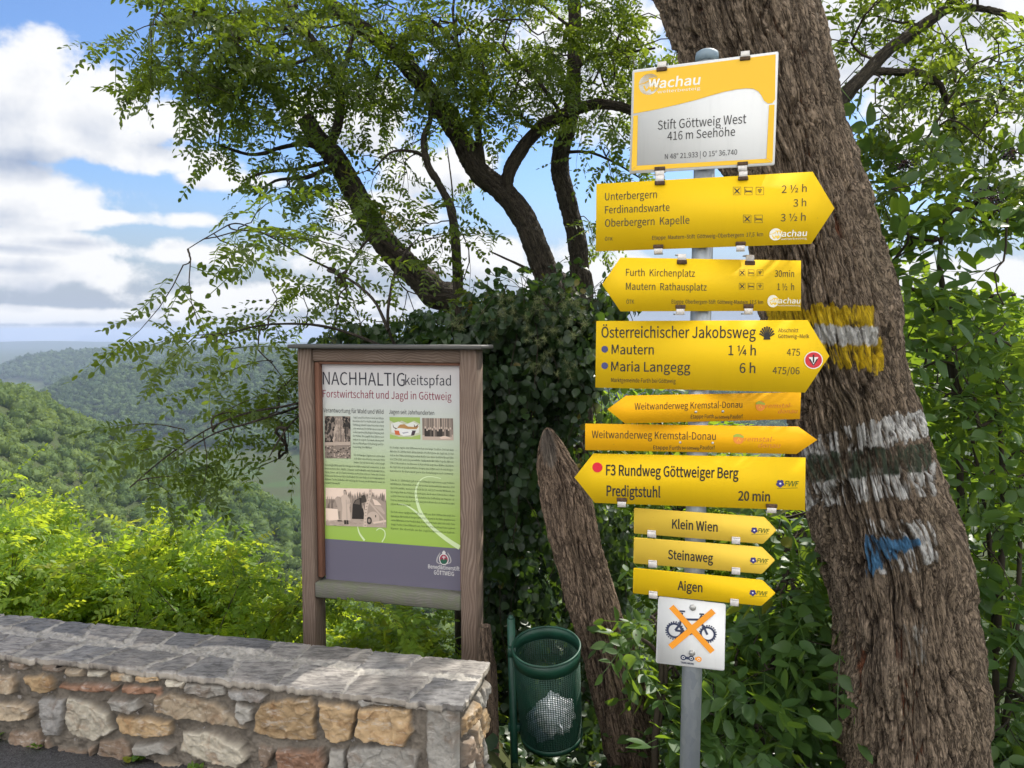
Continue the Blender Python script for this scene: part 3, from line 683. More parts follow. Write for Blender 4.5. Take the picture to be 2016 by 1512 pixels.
STONES = [
 (TAN, [(-20,300),(60,300),(78,330),(70,365),(40,372),(-20,370)]), (BRN, [(40,240),(120,245),(118,270),(60,272)]), (OCH, [(108,302),(210,295),(228,320),(225,350),(195,366),(140,362)]),
 (BRN, [(180,246),(270,252),(265,280),(190,276)]), (TAN, [(270,268),(340,270),(342,300),(300,303)]), (LTN, [(355,275),(435,280),(430,305),(365,300)]), (OCH, [(450,288),(500,286),(510,318),(460,320)]),
 (LTN, [(490,290),(535,292),(535,325),(495,322)]), (OCH, [(545,292),(640,295),(640,322),(548,322)]), (RED, [(258,325),(400,330),(475,335),(465,358),(380,362),(260,350)]), (RED, [(505,330),(640,345),(645,382),(560,372),(500,362)]),
 (LTN, [(668,310),(745,318),(748,345),(675,342)]), (TAN, [(-20,395),(110,405),(138,420),(130,470),(60,472),(-20,460)]), (LIL, [(178,388),(263,392),(266,470),(248,528),(195,530)]),
 (LTN, [(277,390),(350,400),(435,440),(458,510),(390,550),(290,535),(272,490)]), (GRY, [(455,388),(560,390),(570,425),(530,445),(465,435)]), (OCH, [(480,460),(600,462),(690,475),(680,530),(560,535),(495,520)]),
 (TAN, [(640,380),(700,372),(860,400),(930,455),(970,505),(850,480),(740,465),(640,440)]), (GRY, [(755,325),(890,340),(895,380),(820,385),(755,365)]), (LIL, [(912,362),(1010,355),(1060,375),(1040,400),(930,398)]),
 (GRY, [(945,405),(1008,420),(1010,480),(965,485),(940,450)]), (OCH, [(1042,410),(1130,395),(1230,385),(1250,420),(1248,545),(1180,555),(1080,540),(1018,510)]), (OCH, [(1270,410),(1370,405),(1420,435),(1395,540),(1350,555),(1300,540)]),
 (OCH, [(1440,425),(1540,420),(1630,430),(1640,510),(1605,570),(1480,545),(1427,520)]), (BRN, [(55,520),(165,520),(183,560),(178,590),(60,570)]), (BRN, [(235,580),(355,590),(360,630),(250,615)]),
 (BRN, [(410,555),(490,545),(540,600),(530,640),(397,630)]), (GRY, [(548,565),(660,558),(700,580),(680,605),(560,606)]), (LTN, [(737,525),(860,525),(970,570),(990,610),(950,655),(820,640),(732,600)]),
 (BRN, [(1032,575),(1085,572),(1098,600),(1080,660),(1035,655)]), (RED, [(1120,592),(1290,585),(1300,669),(1290,730),(1115,720)]), (GRY, [(1310,592),(1375,590),(1375,700),(1310,700)]),
 (GRY, [(1398,582),(1560,572),(1660,600),(1640,700),(1400,700)]), (GRY, [(1704,440),(1800,420),(1842,425),(1842,600),(1842,760),(1720,760),(1698,520)]), (TAN, [(580,640),(720,650),(715,700),(590,690)]),
 (LTN, [(830,668),(930,672),(930,730),(830,720)]), (GRY, [(1430,390),(1560,385),(1555,410),(1440,418)]), (BRN, [(372,572),(395,570),(390,625),(374,628)]), (BRN, [(187,542),(205,547),(213,590),(190,588)]),
 (BRN, [(735,680),(815,670),(815,730),(735,730)]), (TAN, [(945,690),(1100,690),(1100,760),(945,760)]), (LIL, [(1560,500-140),(1690,385),(1680,415),(1570,410)])]
def relief(shape, S, T, polys, seed, stone_h, edge, mortar_col, jit=0.004, rough=0.012, tl=.10):
    H = (fbm(S * 28, T * 28, seed, 4) - .5) * 0.022 + (fbm(S * 90, T * 90, seed + 1, 3) - .5) * .006; K = np.zeros(shape); C = np.ones(shape + (3,)) * A(mortar_col)
    C *= (0.42 + 1.1 * fbm(S * 26, T * 26, seed + 2, 5, None, .65))[..., None]
    js = (fbm(S * 30, T * 30, seed + 3, 3) - .5) * jit * 4; jt = (fbm(S * 30, T * 30, seed + 4, 3) - .5) * jit * 4
    r = np.random.default_rng(seed)
    for col, poly in polys:
        lo, hi = poly.min(0) - .03, poly.max(0) + .03; m = (S > lo[0]) & (S < hi[0]) & (T > lo[1]) & (T < hi[1])
        if not m.any(): continue
        d = -sdf(S[m] + js[m], T[m] + jt[m], poly); k = sstep(d, -0.002, edge); tilt = r.normal(size=2) * tl; ctr = poly.mean(0); q = r.random(2) * 50
        f1, f2, cid = worley(S[m] * 14 + q[0], T[m] * 14 + q[1], seed + 9)
        face = stone_h * r.uniform(.75, 1.25) + (S[m] - ctr[0]) * tilt[0] + (T[m] - ctr[1]) * tilt[1] + (cid - .5) * rough + (fbm(S[m] * 35 + q[0], T[m] * 35, seed + 5, 4) - .5) * rough * 1.5
        H[m] = H[m] * (1 - k) + np.maximum(face, 0.002) * k; K[m] = np.maximum(K[m], k)
        cc = A(col) * (0.78 + .44 * fbm(S[m] * 30 + q[1], T[m] * 30, seed + 6, 4))[:, None] * r.uniform(.85, 1.15); C[m] = C[m] * (1 - k[:, None]) + cc * k[:, None]
    return H, K, C
def grid_faces(n0, n1):
    i = np.arange(n0 - 1)[:, None] * n1; j = np.arange(n1 - 1)[None]; return np.stack([i + j, i + j + n1, i + j + n1 + 1, i + j + 1], -1).reshape(-1, 4)
def build_wall():
    t = thing('stone_wall', WO + WX * 1.0 + WY * .16, 'low rubble stone wall with grey slate coping along the road edge', 'wall')
    n = -WY; polys = [(c, z6(p, WO, n, WX, WZ)) for c, p in STONES]; polys = [(c, p.mean(0) + (p - p.mean(0)) * 1.09) for c, p in polys]
    r = np.random.default_rng(3); x = 2.03
    while x < WALL_L:                                # the wall runs on to the left of the picture
        w = r.uniform(.10, .17); z = -.12
        while z < .32:
            h = r.uniform(.07, .13); q = A([[x + .008, z + .01], [x + .008, z + h - .01], [x + w - .008, z + h - .012], [x + w - .012, z + .008]]) + r.normal(size=(4, 2)) * .008
            polys.append(([TAN, OCH, RED, GRY, LTN, BRN][r.integers(6)], q)); z += h
        x += w
    s = np.r_[np.arange(0, 2.1, .0026), np.arange(2.1, WALL_L, .008)]; z = np.arange(-.16, WALL_H + .001, .0026); S, T = np.meshgrid(s, z, indexing='ij')
    H, K, C = relief(S.shape, S, T, polys, 5, .026, .009, (.135, .116, .094))
    H *= sstep(S, -.001, .02) * .9 + .1
    V = WO + S[..., None] * WX + T[..., None] * WZ - H[..., None] * WY
    mb = MB(); mb.add(V.reshape(-1, 3), grid_faces(*S.shape)[:, ::-1], 0, Col=C.reshape(-1, 3), ridge=K.ravel()); mb.build('front_face', M_STONE, t)
    # right end
    u = np.arange(0, WALL_D, .003); S, T = np.meshgrid(u, z, indexing='ij'); polys = []; zz = -.15
    for k, h in enumerate((.13, .12, .11, .10)):
        cut = [0.005, .10 + .05 * (k % 2), .21 + .03 * (k % 2), WALL_D - .005]
        for a, b in zip(cut[:-1], cut[1:]): polys.append(([GRY, TAN, GRY, BRN, OCH][r.integers(5)], A([[a + .006, zz + .006], [b - .006, zz + .008], [b - .008, zz + h - .008], [a + .006, zz + h - .006]]) + r.normal(size=(4, 2)) * .006))
        zz += h
    H, K, C = relief(S.shape, S, T, polys, 8, .022, .011, (.135, .116, .094)); H *= np.minimum(sstep(S, -.001, .02), sstep(WALL_D - S, -.001, .02)) * .9 + .1
    V = WO + S[..., None] * WY + T[..., None] * WZ - H[..., None] * WX
    mb = MB(); mb.add(V.reshape(-1, 3), grid_faces(*S.shape), 0, Col=C.reshape(-1, 3), ridge=K.ravel()); mb.build('end_face', M_STONE, t)
    # core and back
    mb = MB(); c = WO + WX * (WALL_L / 2 + .004) + WY * (WALL_D / 2 + .004) + WZ * (WALL_H / 2 - .12)
    mb.box(c, (WALL_L / 2 - .004, WALL_D / 2 - .002, WALL_H / 2 + .115), A([WX, WY, WZ]), Col=(.22, .2, .185), ridge=0.2); mb.build('core', M_STONE, t)
    # coping
    top = WO + WZ * 0.35; nz = WZ
    zp = lambda x, y: z6([(x, y)], top, nz, WX, WY)[0]
    fr = [zp(*p) for p in ((1820,405),(1650,385),(1365,350),(1110,330),(905,305),(700,290),(580,262),(355,245),(200,225),(95,212),(-40,200))]
    mf = [zp(*p) for p in ((1870,318),(1710,312),(1432,288),(1195,252),(965,228),(835,222),(742,206),(510,190),(330,170),(190,150),(60,130))]
    mbk = [zp(*p) for p in ((1880,308),(1590,288),(1412,276),(1165,236),(1050,212),(925,190),(755,196),(640,186),(505,176),(340,150),(160,130),(30,112))]
    bk = [zp(*p) for p in ((1945,252),(1680,226),(1480,210),(1235,190),(1090,176),(940,164),(840,154),(690,140),(530,125),(385,95),(240,95),(100,85))]
    for L_, step in ((fr, .2), (mf, .2), (mbk, .17), (bk, .17)):
        while L_[-1][0] < WALL_L + .2: L_.append(L_[-1] + A([step * r.uniform(.8, 1.2), 0]))
    for L_ in (fr,):
        for q in L_: q[1] = -.016
    for q in bk: q[1] = WALL_D + .012
    fr[0][0] = bk[0][0] = mf[0][0] = mbk[0][0] = -.018
    g = .006; cols = [(.19, .18, .17), (.145, .14, .138), (.205, .188, .17), (.155, .15, .148), (.225, .208, .19)]; polys = []
    for lo, hi in ((fr, mf), (mbk, bk)):
        for k in range(min(len(lo), len(hi)) - 1):
            a, b, c_, d = lo[k], lo[k + 1], hi[k + 1], hi[k]
            a, b, c_, d = a + 0, b + 0, c_ + 0, d + 0; g = r.uniform(.003, .010); p = A([[a[0] + g, a[1]], [b[0] - g, b[1]], [c_[0] - g, c_[1]], [d[0] + g, d[1]]])
            if lo is fr: p[2:, 1] -= g
            else: p[:2, 1] += g * .9
            if k == 0: p[[0, 3], 0] -= g
            q = r.normal(size=(4, 2)) * .010; q[:, 1] *= [0, 0, 1, 1] if lo is fr else [1, 1, 0, 0]; q[[0, 3]] *= k > 0; p = p + q
            p = np.insert(p, 1 if lo is not fr else 3, (p[0] + p[1]) / 2 + [0, abs(r.normal()) * .012] if lo is not fr else (p[2] + p[3]) / 2 - [0, abs(r.normal()) * .012], 0)
            polys.append((cols[r.integers(5)], p))
    s = np.r_[np.arange(-.018, 2.2, .003), np.arange(2.2, WALL_L, .01)]; w = np.arange(-.016, WALL_D + .012, .003); S, T = np.meshgrid(s, w, indexing='ij')
    H, K, C = relief(S.shape, S, T, polys, 15, .0065, .004, (.30, .28, .25), .006, .004, .02)
    fe = (fbm(S * 9, 3.3, 44, 4) - .5) * .030; T2 = T + fe * sstep(T, .04, -.016) ; 
    V = top + S[..., None] * WX + T2[..., None] * WY + (H - .004)[..., None] * WZ
    mb = MB(); n0, n1 = S.shape; mb.add(V.reshape(-1, 3), grid_faces(n0, n1)[:, ::-1], 0, Col=C.reshape(-1, 3), ridge=K.ravel(), gx=0)
    for line, flip, inward in ((np.arange(n0) * n1, True, WY), (np.arange(n0) * n1 + n1 - 1, False, -WY), (np.arange(n1), False, WX)):
        e = V.reshape(-1, 3)[line]; ee = [e]; nn = len(e)
        for k, dz in enumerate((.005, .013, .021)): ee.append(e - WZ * dz + inward * ((fbm(np.arange(nn) * .05, k * 1.7, 51 + k, 3) - .6) * .007)[:, None])
        ee.append(ee[-1] + inward * .03)
        f = np.concatenate([np.stack([np.arange(nn - 1) + k * nn, np.arange(1, nn) + k * nn, np.arange(1, nn) + (k + 1) * nn, np.arange(nn - 1) + (k + 1) * nn], -1) for k in range(4)])
        cc = C.reshape(-1, 3)[line] * A([1.0, .95, .88]); mb.add(np.concatenate(ee), f if flip else f[:, ::-1], 0, Col=np.tile(cc, (5, 1)), ridge=np.tile(K.ravel()[line], 5), gx=0)
    mb.build('coping', M_SLATE, t, smooth=True)
build_wall()
# ------------------------------------------------------------------ lettering and print
def _font():
    try: return bpy.data.fonts.load(os.path.join(bpy.utils.system_resource('DATAFILES'), 'fonts', 'Noto Sans CJK Regular.woff2'))
    except Exception: return None
FONT = _font(); _tc = {}
def text_mesh(s, bold=0.0, res=3):
    k = (s, bold, res)
    if k not in _tc:
        c = bpy.data.curves.new('t', 'FONT'); c.body = s; c.size = 1.0; c.resolution_u = res; c.offset = bold
        if FONT: c.font = FONT
        o = bpy.data.objects.new('t', c); COL.objects.link(o); dg = bpy.context.evaluated_depsgraph_get(); me = bpy.data.meshes.new_from_object(o.evaluated_get(dg))
        v = np.zeros(len(me.vertices) * 3, np.float32); me.vertices.foreach_get('co', v); me.calc_loop_triangles()
        f = np.zeros(len(me.loop_triangles) * 3, np.int32); me.loop_triangles.foreach_get('vertices', f)
        bpy.data.objects.remove(o); bpy.data.curves.remove(c); bpy.data.meshes.remove(me); _tc[k] = (v.reshape(-1, 3)[:, :2].astype(float), f.reshape(-1, 3))
    return _tc[k]
_hv = text_mesh('H')[0]; CAP = float(np.ptp(_hv[:, 1]))
class Face:
    "a flat face in the place, addressed by where its features are seen in the photograph"
    def __init__(s, o, yaw, lift=0.0):
        s.ex = A([cos(yaw), -sin(yaw), 0.0]); s.n = A([-sin(yaw), -cos(yaw), 0.0]); s.ez = A([0, 0, 1.0]); s.o = A(o, float) + s.n * lift
    def q(s, u, v): p = on_plane(u, v, s.o, s.n) - s.o; return A([p @ s.ex, p[2]])
    def qs(s, pts): return A([s.q(*p) for p in pts])
    def at(s, ab, lift=0.0): ab = np.asarray(ab, float); return s.o + ab[..., :1] * s.ex + ab[..., 1:2] * s.ez + s.n * lift
    def poly(s, mb, pts, col, lift=.0008, px=True):
        p = s.qs(pts) if px else A(pts); mb.add(s.at(p, lift), [list(range(len(p)))], 0, Col=A(col, float))
    def disc(s, mb, u, v, rpx, col, lift=.0008, seg=28, ru=None):
        c = s.q(u, v); r = abs(s.q(u + rpx, v)[0] - c[0]); t = np.arange(seg) * 2 * pi / seg
        mb.add(s.at(c + np.stack([np.cos(t), np.sin(t)], 1) * r * A([1.0, (ru or 1.0)]), lift), [list(range(seg))], 0, Col=A(col, float))
    def ring(s, mb, u, v, r1, r2, col, lift=.0008, seg=40, a0=0, a1=2 * pi):
        c = s.q(u, v); k = abs(s.q(u + 1, v)[0] - c[0]); t = np.linspace(a0, a1, seg); e = np.stack([np.cos(t), np.sin(t)], 1)
        i = np.arange(seg - 1); mb.add(s.at(np.r_[c + e * r1 * k, c + e * r2 * k], lift), np.stack([i, i + 1, i + 1 + seg, i + seg], -1)[:, ::-1] if r2 < r1 else np.stack([i, i + seg, i + 1 + seg, i + 1], -1), 0, Col=A(col, float))
    def stroke(s, mb, pts, wpx, col, lift=.0008, n=None):
        p = s.qs(pts); p = spline(np.c_[p, np.zeros(len(p))], n)[:, :2] if n else p; k = abs(s.q(pts[0][0] + 1, pts[0][1])[0] - s.q(*pts[0])[0])
        w = np.interp(np.linspace(0, 1, len(p)), np.linspace(0, 1, len(np.atleast_1d(wpx))), np.atleast_1d(wpx))[:, None] * k / 2
        T = unit(np.gradient(p, axis=0)); N = np.stack([-T[:, 1], T[:, 0]], 1); m = len(p); i = np.arange(m - 1)
        mb.add(s.at(np.r_[p + N * w, p - N * w], lift), np.stack([i, i + m, i + 1 + m, i + 1], -1), 0, Col=A(col, float))
    def text(s, mb, txt, u0, v0, u1, cap_px, col, bold=0.0, align='L', lift=.0010, shear=0.0, res=3):
        "baseline starts at pixel (u0, v0), runs to pixel column u1, capitals cap_px tall"
        v, f = text_mesh(txt, bold, res)
        if not len(f): return
        a = s.q(u0, v0); b = s.q(u1, v0); hgt = s.q(u0, v0 - cap_px)[1] - a[1]; lo, hi = v[:, 0].min(), v[:, 0].max()
        ky = hgt / CAP; kx = (b[0] - a[0]) / max(hi - lo, 1e-6); p = np.c_[(v[:, 0] - lo) * kx + v[:, 1] * ky * shear, v[:, 1] * ky] + a
        mb.add(s.at(p, lift), f, 0, Col=A(col, float))
BLK = (.018, .016, .014)
def round_poly(p, r, corners=None, n=4):
    p = A(p, float); out = []; K = len(p)
    for i in range(K):
        if corners is not None and i not in corners: out.append(p[i]); continue
        a, b = unit(p[i - 1] - p[i]), unit(p[(i + 1) % K] - p[i])
        for t in np.linspace(0, 1, n): out.append((1 - t) ** 2 * (p[i] + a * r) + 2 * t * (1 - t) * p[i] + t * t * (p[i] + b * r))
    return A(out)

# ------------------------------------------------------------------ signpost
POLE_B, POLE_T = U(1358, 1500, 2.27), U(1392, 108, 2.27); PR = 0.030
def pole_at(v):
    t = (U(1358, v, 2.27)[2] - POLE_B[2]) / (POLE_T[2] - POLE_B[2]); return POLE_B + (POLE_T - POLE_B) * t
def build_pole():
    lo = POLE_B + (POLE_T - POLE_B) * (-.3 - POLE_B[2]) / (POLE_T[2] - POLE_B[2]); t = thing('signpost', A([lo[0], lo[1], 0]), 'round galvanised steel post carrying the stack of yellow trail signs', 'signpost')
    mb = MB(); mb.tube([lo, POLE_T - WZ * .012], PR, 40); mb.build('pole', M_GALV, t, smooth=True)
    mb = MB(); e = A([0, 0, 1.0]); mb.tube([POLE_T - e * .02, POLE_T - e * .004, POLE_T + e * .006, POLE_T + e * .012, POLE_T + e * .014], [PR + .003, PR + .003, PR + .001, PR * .7, .004], 32); mb.build('cap', M_CAPBLUE, t, smooth=True)
build_pole()
PURP, GRN, WCREAM = (.035, .03, .16), (.09, .13, .01), (.72, .70, .58)
def fvvf(F, mb, u, v, k):
    "small blue flower with the letters FVVF"
    for i in range(5):
        a = i * 2 * pi / 5 + .3; F.disc(mb, u + 4.2 * k * cos(a), v + 4.2 * k * sin(a), 3.6 * k, PURP, .0008 + i * .00004, 10)
    F.disc(mb, u, v, 2.1 * k, (.7, .7, .75), .0013, 10)
    F.text(mb, 'FVVF', u + 8 * k, v + 4.5 * k, u + 33 * k, 9.5 * k, GRN, .008, shear=.2); F.stroke(mb, [(u - 6 * k, v + 9.5 * k), (u + 33 * k, v + 8 * k)], .8 * k, GRN)
def wach(F, mb, u, v, r, yel, w, script=True):
    "white disc with a wave across it and the hand-lettered word beside it"
    F.disc(mb, u, v, r, w, .0008)
    F.stroke(mb, [(u - r, v + r * .02), (u - r * .4, v - r * .12), (u + r * .25, v - r * .48), (u + r * .62, v - r * .42), (u + r * .72, v - r * .05), (u + r * 1.1, v - r * .0)], [r * .05, r * .12, r * .16, r * .12, r * .16], yel, .0011, 24)
    F.stroke(mb, [(u - r * .5, v + r * .15), (u - r * .25, v + r * .6), (u + r * .1, v + r * .2), (u + r * .32, v + r * .62), (u + r * .8, v + r * .05)], r * .17, yel, .0012, 26)
    F.text(mb, 'W', u - r * .15, v + r * .34, u + r * 1.0, r * .78, yel, .05, lift=.0013, shear=.1); F.text(mb, 'W', u - r * .12, v + r * .34, u + r * .97, r * .74, w, .012, lift=.0016, shear=.1)
    F.text(mb, 'achau', u + r * .95, v + r * .36, u + r * 4.85, r * .9, w, .006, shear=.12); F.text(mb, 'welterbesteig', u + r * .8, v + r * .88, u + r * 4.9, r * .28, w)
def icons(F, mb, u, v, k, which, wine=True):
    for w, du in zip(which, (0, 22.5, 45)):
        x = u + du * k; r = 7.6 * k
        F.stroke(mb, [(x - r, v - r), (x + r, v - r), (x + r, v + r), (x - r, v + r), (x - r, v - r * 1.06)], .8 * k, BLK)
        if w == 'x':
            F.stroke(mb, [(x - 5 * k, v - 5 * k), (x + 5 * k, v + 5 * k)], 2.2 * k, BLK, .0010); F.stroke(mb, [(x + 5 * k, v - 5 * k), (x - 5 * k, v + 5 * k)], 2.2 * k, BLK, .0012)
        elif w == 'b':
            F.stroke(mb, [(x - 5.5 * k, v + .5 * k), (x + 5.5 * k, v + .5 * k)], 2.4 * k, BLK, .0010); F.stroke(mb, [(x - 5.5 * k, v - 4 * k), (x - 5.5 * k, v + 4 * k)], 1.1 * k, BLK, .0011); F.stroke(mb, [(x + 5.5 * k, v - 1 * k), (x + 5.5 * k, v + 4 * k)], 1.1 * k, BLK, .0012)
        else:
            for (a, b) in ((-3, -2.4), (0, -2.4), (3, -2.4), (-1.5, .4), (1.5, .4), (0, 3.2)): F.disc(mb, x + a * k, v + b * k, 1.35 * k, (.12, .09, .01), .0010, 8)
            F.stroke(mb, [(x, v - 3 * k), (x + 1 * k, v - 6 * k)], .8 * k, BLK, .0011)
def kd_logo(F, mb, u, v, k):
    OR_, GN = (.72, .24, .03), (.36, .42, .05)
    F.disc(mb, u, v, 9.5 * k, OR_, .0008); F.stroke(mb, [(u - 9 * k, v - 4 * k), (u - 2 * k, v - 6.5 * k), (u + 8.6 * k, v - 3 * k)], [3 * k, 6 * k, 3 * k], GN, .0011, 10)
    F.stroke(mb, [(u - 3 * k, v + 4 * k), (u, v - 1 * k), (u + 3 * k, v + 4 * k)], 1.6 * k, (.86, .44, .01), .0012)
    F.text(mb, 'remstal-', u + 10 * k, v + 4 * k, u + 62 * k, 8 * k, (.62, .22, .03), 0, shear=.25); F.text(mb, 'donau', u + 34 * k, v + 15 * k, u + 72 * k, 8 * k, (.62, .22, .03), 0, shear=.25)
def clip(F, plate, u, v, up, w=20, pad=True):
    "bracket gripping the plate edge at pixel (u, v); up = +1 when it comes over the top edge"
    c = F.q(u, v); k = abs(F.q(u + 1, v)[0] - c[0]); ax = A([F.ex, F.n, F.ez]); mb = MB()
    mb.box(F.at(c + A([0, up * 3 * k]), .0016), (w * .42 * k, .0022, 5.5 * k), ax, 0, .0008); mb.box(F.at(c + A([0, up * 8 * k]), -.008), (w * .42 * k, .0110, 1.2 * k), ax, 0)
    if pad: mb.box(F.at(c - A([0, up * 5.5 * k]), .0022), (w * .5 * k, .0030, 3.8 * k), ax, 1, .0012)
    else: mb.box(F.at(c - A([0, up * 3.6 * k]), .0016), (w * .42 * k, .0020, 2.0 * k), ax, 0, .0008)
    mb.build('clip', [M_CLIP, M_RUST], plate)
def sign(pts, yaw, mat, label, lift=.040, rnd=None, rail=True):
    c = A(pts, float).mean(0); F = Face(pole_at(c[1]), yaw, lift); p = F.qs(pts)
    if rnd: p = round_poly(p, rnd)
    o = F.at(p.mean(0)); e = thing('trail_sign', o, label, 'trail sign', 'signs on the signpost')
    mb = MB(); mb.prism(p[::-1], F.o, F.ex, F.ez, F.n, .003); mb.build('plate', mat, e)
    if rail:
        zc = np.linspace(p[:, 1].min(), p[:, 1].max(), 4)[1:3] if p[:, 1].max() - p[:, 1].min() > .06 else [p[:, 1].mean()]
        for z in zc:
            m2 = MB(); q = F.q(pole_px(c[1]), c[1])[0]; m2.box(F.at(A([q, z]), -.0085), (.075, .0050, .011), A([F.ex, F.n, F.ez]), 0, .001); m2.tube([F.at(A([q, z - .009]), -lift - .0), F.at(A([q, z + .009]), -lift)], PR + .0025, 28); m2.build('mounting_rail', M_ALU, e)
    return F, e
def pole_px(v): return float(project(pole_at(v))[0])
def letters(e, mb): mb.build('lettering', M_PRINT, e)

def build_signs():
    # name board
    F, e = sign([(1245,138),(1533,101),(1525,325),(1239,342)], R(17), M_WSIGN, 'white and yellow name board with a wave design, topmost on the signpost', rnd=.006)
    mb = MB(); YB = (.80, .47, .012)
    top = [(1249,143),(1527,107),(1526,196)]; wave = [(1521,203),(1512,204),(1504,198),(1499,188),(1493,180),(1483,175),(1470,174),(1450,176),(1425,181),(1400,188),(1370,197),(1330,207),(1290,216),(1247,224)]
    F.poly(mb, (top + wave)[::-1], YB); F.poly(mb, [(1525,206),(1521,319),(1509,312),(1514,207)][::-1], YB); F.poly(mb, [(1243,335),(1247,228),(1256,227),(1254,326)], YB); F.poly(mb, [(1243,336.3),(1254,326.3),(1509,312.6),(1521,320)], YB)
    wach(F, mb, 1278, 166, 20.5, YB, (.78, .77, .70))
    F.text(mb, 'Stift Göttweig West', 1295, 255.5, 1469, 17.5, BLK); F.text(mb, '416 m Seehöhe', 1314, 276.5, 1447, 16.5, BLK); F.text(mb, 'N 48° 21.933 | O 15° 36.740', 1309, 313.5, 1451, 10, BLK)
    letters(e, mb)
    for u, v, up in ((1303,131,1),(1467,110,1),(1299,338,-1),(1462,328,-1)): clip(F, e, u, v, up, 21)
    # right arrow, three places
    F, e = sign([(1174,362),(1600,338),(1643,410),(1597,480),(1173,495)], R(16), M_Y1, 'yellow arrow sign pointing right with three destinations beginning Unterbergern, below the name board')
    mb = MB()
    for s_, v, u1 in (('Unterbergern', 394, 1293), ('Ferdinandswarte', 420, 1318), ('Oberbergern  Kapelle', 446, 1357)): F.text(mb, s_, 1191, v + .5, u1, 14.5, BLK)
    for s_, u0, v, u1 in (('2 ½ h', 1539, 380, 1588), ('3 h', 1562, 407, 1587), ('3 ½ h', 1537, 436, 1586)): F.text(mb, s_, u0, v, u1, 14.5, BLK)
    icons(F, mb, 1451, 376, 1, 'xbw'); icons(F, mb, 1471, 431, 1, 'xb')
    F.text(mb, 'ÖTK', 1191, 474, 1206, 6.5, BLK); F.text(mb, 'Etappe  Mautern–Stift  Göttweig–Oberbergern  17,5  km', 1284, 472, 1502, 7.5, BLK); wach(F, mb, 1527, 461.5, 12.5, (.78, .50, .02), WCREAM)
    letters(e, mb)
    for u, v, up in ((1299,355,1),(1463,346,1),(1296,491,-1),(1458,485,-1)): clip(F, e, u, v, up, 20)
    # left arrow
    F, e = sign([(1222,507),(1577,513),(1577,612),(1222,613),(1186,560)], R(-11), M_Y1, 'yellow arrow sign pointing left with walking times to Furth and Mautern')
    mb = MB(); F.text(mb, 'Furth  Kirchenplatz', 1232, 543, 1368, 14, BLK); F.text(mb, 'Mautern  Rathausplatz', 1232, 570.5, 1391, 14, BLK)
    F.text(mb, '30min', 1525, 545, 1563, 13, BLK); F.text(mb, '1 ½  h', 1530, 571, 1563, 13, BLK); icons(F, mb, 1461, 537, .78, 'xbw'); icons(F, mb, 1461, 563.5, .78, 'xbw')
    F.text(mb, 'ÖTK', 1233, 598, 1248, 8, BLK); F.text(mb, 'Etappe  Oberbergern-Stift  Göttweig-Mautern  17,5  km', 1322, 597.5, 1502, 7.5, BLK); wach(F, mb, 1521.5, 593, 11, (.78, .50, .02), WCREAM)
    letters(e, mb)
    for u, v, up in ((1342,510,1),(1476,512,1),(1339,610,-1),(1473,609,-1)): clip(F, e, u, v, up, 19)
    # big right arrow
    F, e = sign([(1174,632),(1590,630),(1633,701),(1585,773),(1172,763)], R(16), M_Y1, 'largest yellow arrow sign, pointing right, with scallop shell and round red badge')
    mb = MB(); F.text(mb, 'Österreichischer Jakobsweg', 1184, 664.5, 1488, 21, BLK, .003); F.text(mb, 'Mautern', 1204, 697, 1287, 18.5, BLK, .003); F.text(mb, 'Maria Langegg', 1203, 730.5, 1359, 18.5, BLK, .003)
    for v in (687.5, 720): F.disc(mb, 1190.5, v, 6.6, (.05, .055, .16))
    F.text(mb, '1 ¼ h', 1434, 699, 1488, 19, BLK, .003); F.text(mb, '6 h', 1456, 734, 1487, 19, BLK, .003); F.text(mb, '475', 1549, 700, 1575, 13.5, BLK); F.text(mb, '475/06', 1521, 736, 1574, 13.5, BLK)
    F.text(mb, 'Abschnitt', 1532, 654, 1572, 7.5, BLK); F.text(mb, 'Göttweig–Melk', 1532, 665.5, 1593, 7.5, BLK); F.text(mb, 'Marktgemeinde Furth bei Göttweig', 1203, 752, 1330, 8, BLK)
    for k in range(9):                                # scallop shell
        a = R(-78 + k * 19.5); F.stroke(mb, [(1510, 666), (1510 + 15 * sin(a), 660 - 17.5 * cos(a))], [1.2, 3.6], BLK, .0008 + k * .00003)
    F.poly(mb, [(1504,664),(1516,664),(1517,668.5),(1503,668.5)][::-1], BLK, .0013)
    F.disc(mb, 1601.5, 709, 18.5, (.74, .70, .66)); F.ring(mb, 1601.5, 709, 12, 16.5, (.55, .02, .03), .0011); F.disc(mb, 1601.5, 709, 12.5, (.55, .03, .04), .0010)
    F.poly(mb, [(1592,703),(1601.5,721),(1611,703)], (.74, .70, .66), .0013); F.stroke(mb, [(1594,707),(1601.5,719),(1609,707)], 3, BLK, .0016); F.stroke(mb, [(1601.5,698),(1601.5,714)], 3, BLK, .0018)
    letters(e, mb)
    def screws(F, e, pts, r=2.6, m=M_ALU):
        for u, v in pts:
            c = F.q(u, v); k = abs(F.q(u + 1, v)[0] - c[0]) * r; p = F.at(c); s = MB(); s.tube([p - F.n * .001, p + F.n * .0015, p + F.n * .0028], [k, k, k * .6], 12); s.build('screw', m, e, smooth=False)
    ETP = lambda F, mb, u0, v, k: (F.text(mb, 'Etappe Furth', u0, v, u0 + 45 * k, 7.6, BLK), F.text(mb, 'bei Göttweig-', u0 + 47.5 * k, v, u0 + 77 * k, 5, BLK, .003), F.text(mb, 'Paudorf', u0 + 77.5 * k, v, u0 + 102 * k, 7.6, BLK))
    F, e = sign([(1233,779),(1577,772),(1575,825),(1231,834),(1196,806)], R(-10), M_Y2, 'amber arrow sign pointing left with an orange regional logo'); mb = MB()
